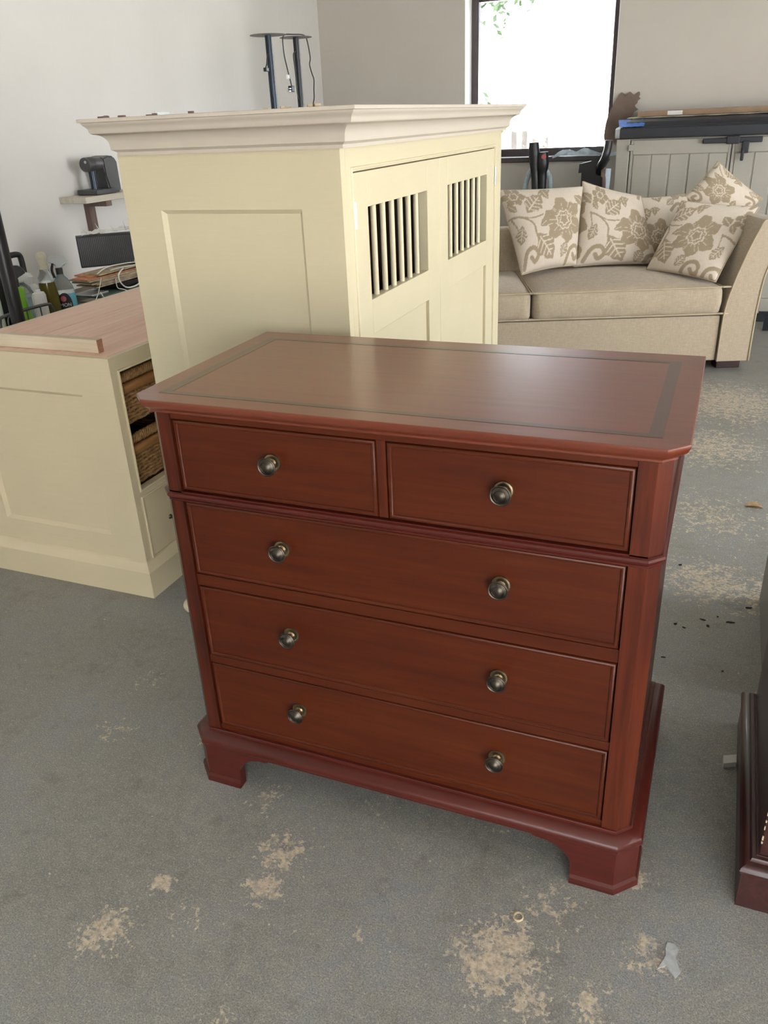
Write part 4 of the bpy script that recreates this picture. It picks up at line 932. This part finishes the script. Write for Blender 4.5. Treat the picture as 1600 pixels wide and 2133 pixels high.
for k, off in enumerate((0, .035, .07, .10)):
    bm = bmesh.new(); bm.verts.ensure_lookup_table(); y = 2.235+off*1.3; L_ = .05+.02*(k % 2)
    vs = [bm.verts.new(q) for q in ((-2.405+(y-2.315)*1.07, y, .935), (-2.398+(y-2.315)*1.07, y+.006, .935), (-2.41+(y-2.315)*1.07, y-.03+.01*k, .935+L_*.7))]; bm.faces.new(vs); bmesh.ops.solidify(bm, geom=bm.faces[:], thickness=.001)
    tag(obj('paper_strip', bm, 'paper_white'), 'thin curled white paper strip sticking up from the wrapping paper', 'paper strip', 'paper strips on the black box')
# loose cables over the bundle
def cable(pts, r, mat, label): 
    bm = bmesh.new(); tube(bm, smooth_pts(pts, 7), r, 7); tag(obj('cable', bm, mat, smooth=True), label, 'cable', 'loose cables on the bench')
cable([(-2.24, 2.28, .80), (-2.215, 2.29, .74), (-2.22, 2.24, .695), (-2.23, 2.16, .69), (-2.23, 2.115, .725), (-2.245, 2.13, .758), (-2.27, 2.2, .775)], .0038, 'cable_white', 'thick white cable hanging in a loop over the black tray')
cable([(-2.255, 1.99, .70), (-2.235, 1.985, .66), (-2.222, 1.95, .62), (-2.23, 1.89, .604), (-2.25, 1.84, .604)], .0026, 'cable_white', 'thin white cable trailing down past the label of the blue bottle')
cable([(-2.26, 2.02, .76), (-2.25, 1.97, .70), (-2.23, 1.90, .655), (-2.222, 1.84, .605), (-2.24, 1.79, .604)], .0020, 'cable_white', 'thin white flex crossing in front of the blue bottle')
cable([(-2.29, 2.03, .775), (-2.265, 2.08, .80), (-2.25, 2.2, .80), (-2.245, 2.32, .79), (-2.235, 2.42, .786), (-2.23, 2.50, .79)], .0026, 'cable_white', 'white flex arching along the orange strips')
cable([(-2.285, 2.12, .777), (-2.27, 2.18, .782), (-2.265, 2.28, .778), (-2.262, 2.4, .778), (-2.255, 2.44, .777), (-2.258, 2.36, .776), (-2.272, 2.25, .776)], .0028, 'cable_white', 'white flex coiled beside the foot of the black ribbed box')
cable([(-2.24, 2.49, .76), (-2.225, 2.46, .715), (-2.225, 2.40, .70), (-2.235, 2.36, .72), (-2.25, 2.40, .75)], .0030, 'cable_white', 'short white cable loop by the far end of the tray')
cable([(-2.26, 2.12, .74), (-2.24, 2.10, .70), (-2.235, 2.14, .684), (-2.225, 2.2, .65)], .0022, 'cable_white', 'thin white wire dangling from the veneer strips')

# ------------------------------------------------------------------ right edge: dark cabinet and grey one
rc = thing('dark_cabinet', 'dark mahogany cabinet with a moulded plinth and chipped corner', 'cabinet', (1.2, .33, 0))
RX0, RX1, RY0, RY1 = .685, 1.75, .058, .60
obj('plinth', mkbox(RX0, RX1, RY0, RY1, 0, .088), 'mahogany_dark', rc)
bm = bmesh.new(); sweep(bm, rect(RX0, RX1, RY0, RY1), [(-.02, .088), (.004, .0885), (.005, .094), (.002, .101), (-.006, .107), (-.0115, .109), (-.012, .1115), (-.0145, .116), (-.019, .1175), (-.0215, .117), (-.022, .119), (-.03, .119)], cap_top=True); obj('plinth_moulding', bm, 'mahogany_dark', rc, smooth=30)
obj('body', mkbox(RX0+.026, RX1-.026, RY0+.026, RY1-.02, .118, .74, bev=.002), 'mahogany_dark', rc)
bm = bmesh.new(); sweep(bm, rect(RX0+.01, RX1-.01, RY0+.01, RY1), [(-.02, .74), (.0, .742), (.004, .752), (.004, .765), (0, .768)], cap_top=True, cap_bottom=True); obj('top', bm, 'mahogany_dark', rc)
rnd = random.Random(2)
for k in range(9):
    z = .14+k*.019+rnd.uniform(-.006, .006); bm = bmesh.new(); s_ = rnd.uniform(.0012, .003)
    box(bm, RX0+.0252, RX0+.0252+s_, RY0+.0252, RY0+.0252+s_, z, z+rnd.uniform(.004, .012)); obj('chipped_edge', bm, 'chip_cream', rc)
gc = thing('grey_cabinet', 'plain grey painted cabinet standing behind the dark mahogany one', 'cabinet', (1.2, .98, 0))
obj('body', mkbox(.742, 1.6, .72, 1.24, .0, .70, bev=.002), 'grey_paint', gc); obj('top', mkbox(.738, 1.605, .715, 1.245, .70, .72, bev=.003), 'grey_paint', gc)
bm = bmesh.new(); prism(bm, [(.655, .434), (.682, .447), (.682, .474), (.654, .461)], 0, .014, 'z'); tag(obj('wooden_offcut', bm, 'white_block'), 'small white block lying on the floor against the dark cabinet', 'offcut')

# ------------------------------------------------------------------ small things on the floor
sheet('dry_leaf', 'leaf', 8, 4, lambda a, b: (.70+.062*a, 1.928+(b-.5)*.036*math.sin(math.pi*min(.98, a+.06))**.6-.01*a, .002+.012*math.sin(a*3)*abs(b-.5)*2), .0008, 'dry tan leaf lying on the worn floor behind the chest', 'leaf')
bm = bmesh.new(); prism(bm, [(.560, -.128), (.573, -.118), (.590, -.137), (.598, -.122), (.588, -.098), (.592, -.078), (.584, -.068), (.572, -.07), (.569, -.082), (.571, -.099)], .0003, .0025, 'z')
tag(obj('plastic_fragment', bm, 'haze_plastic'), 'clear plastic fragment with a rounded tab lying on the floor', 'plastic piece')
bm = bmesh.new(); tube(bm, [(.303+.0085*math.cos(i*.5236), -.110+.0095*math.sin(i*.5236), .0012) for i in range(12)], .0022, 6, True); tag(obj('plaster_ring', bm, 'chip_cream'), 'small pale ring of dried filler on the floor before the chest', 'ring')
rnd = random.Random(9)
for k, (x, y) in enumerate(((.510, 1.012), (.535, 1.00), (.625, 1.09), (.66, 1.07), (.60, 1.03), (.645, .815), (.50, 1.38), (.71, 1.17), (.49, .83), (.585, 1.06))):
    bm = bmesh.new(); a = rnd.uniform(.004, .011); th_ = rnd.uniform(0, 3)
    pts = [(x+a*r_*math.cos(th_+q), y+a*r_*.6*math.sin(th_+q)) for q, r_ in ((0, 1.3), (1.1, .6), (2.2, .7), (3.2, 1.1), (4.3, .5), (5.3, .6))]
    prism(bm, pts, .0003, .003, 'z'); tag(obj('bark_crumb', bm, 'chip_dark'), 'dark crumb of dirt on the grey floor behind the chest', 'crumb', 'dark crumbs on the floor')
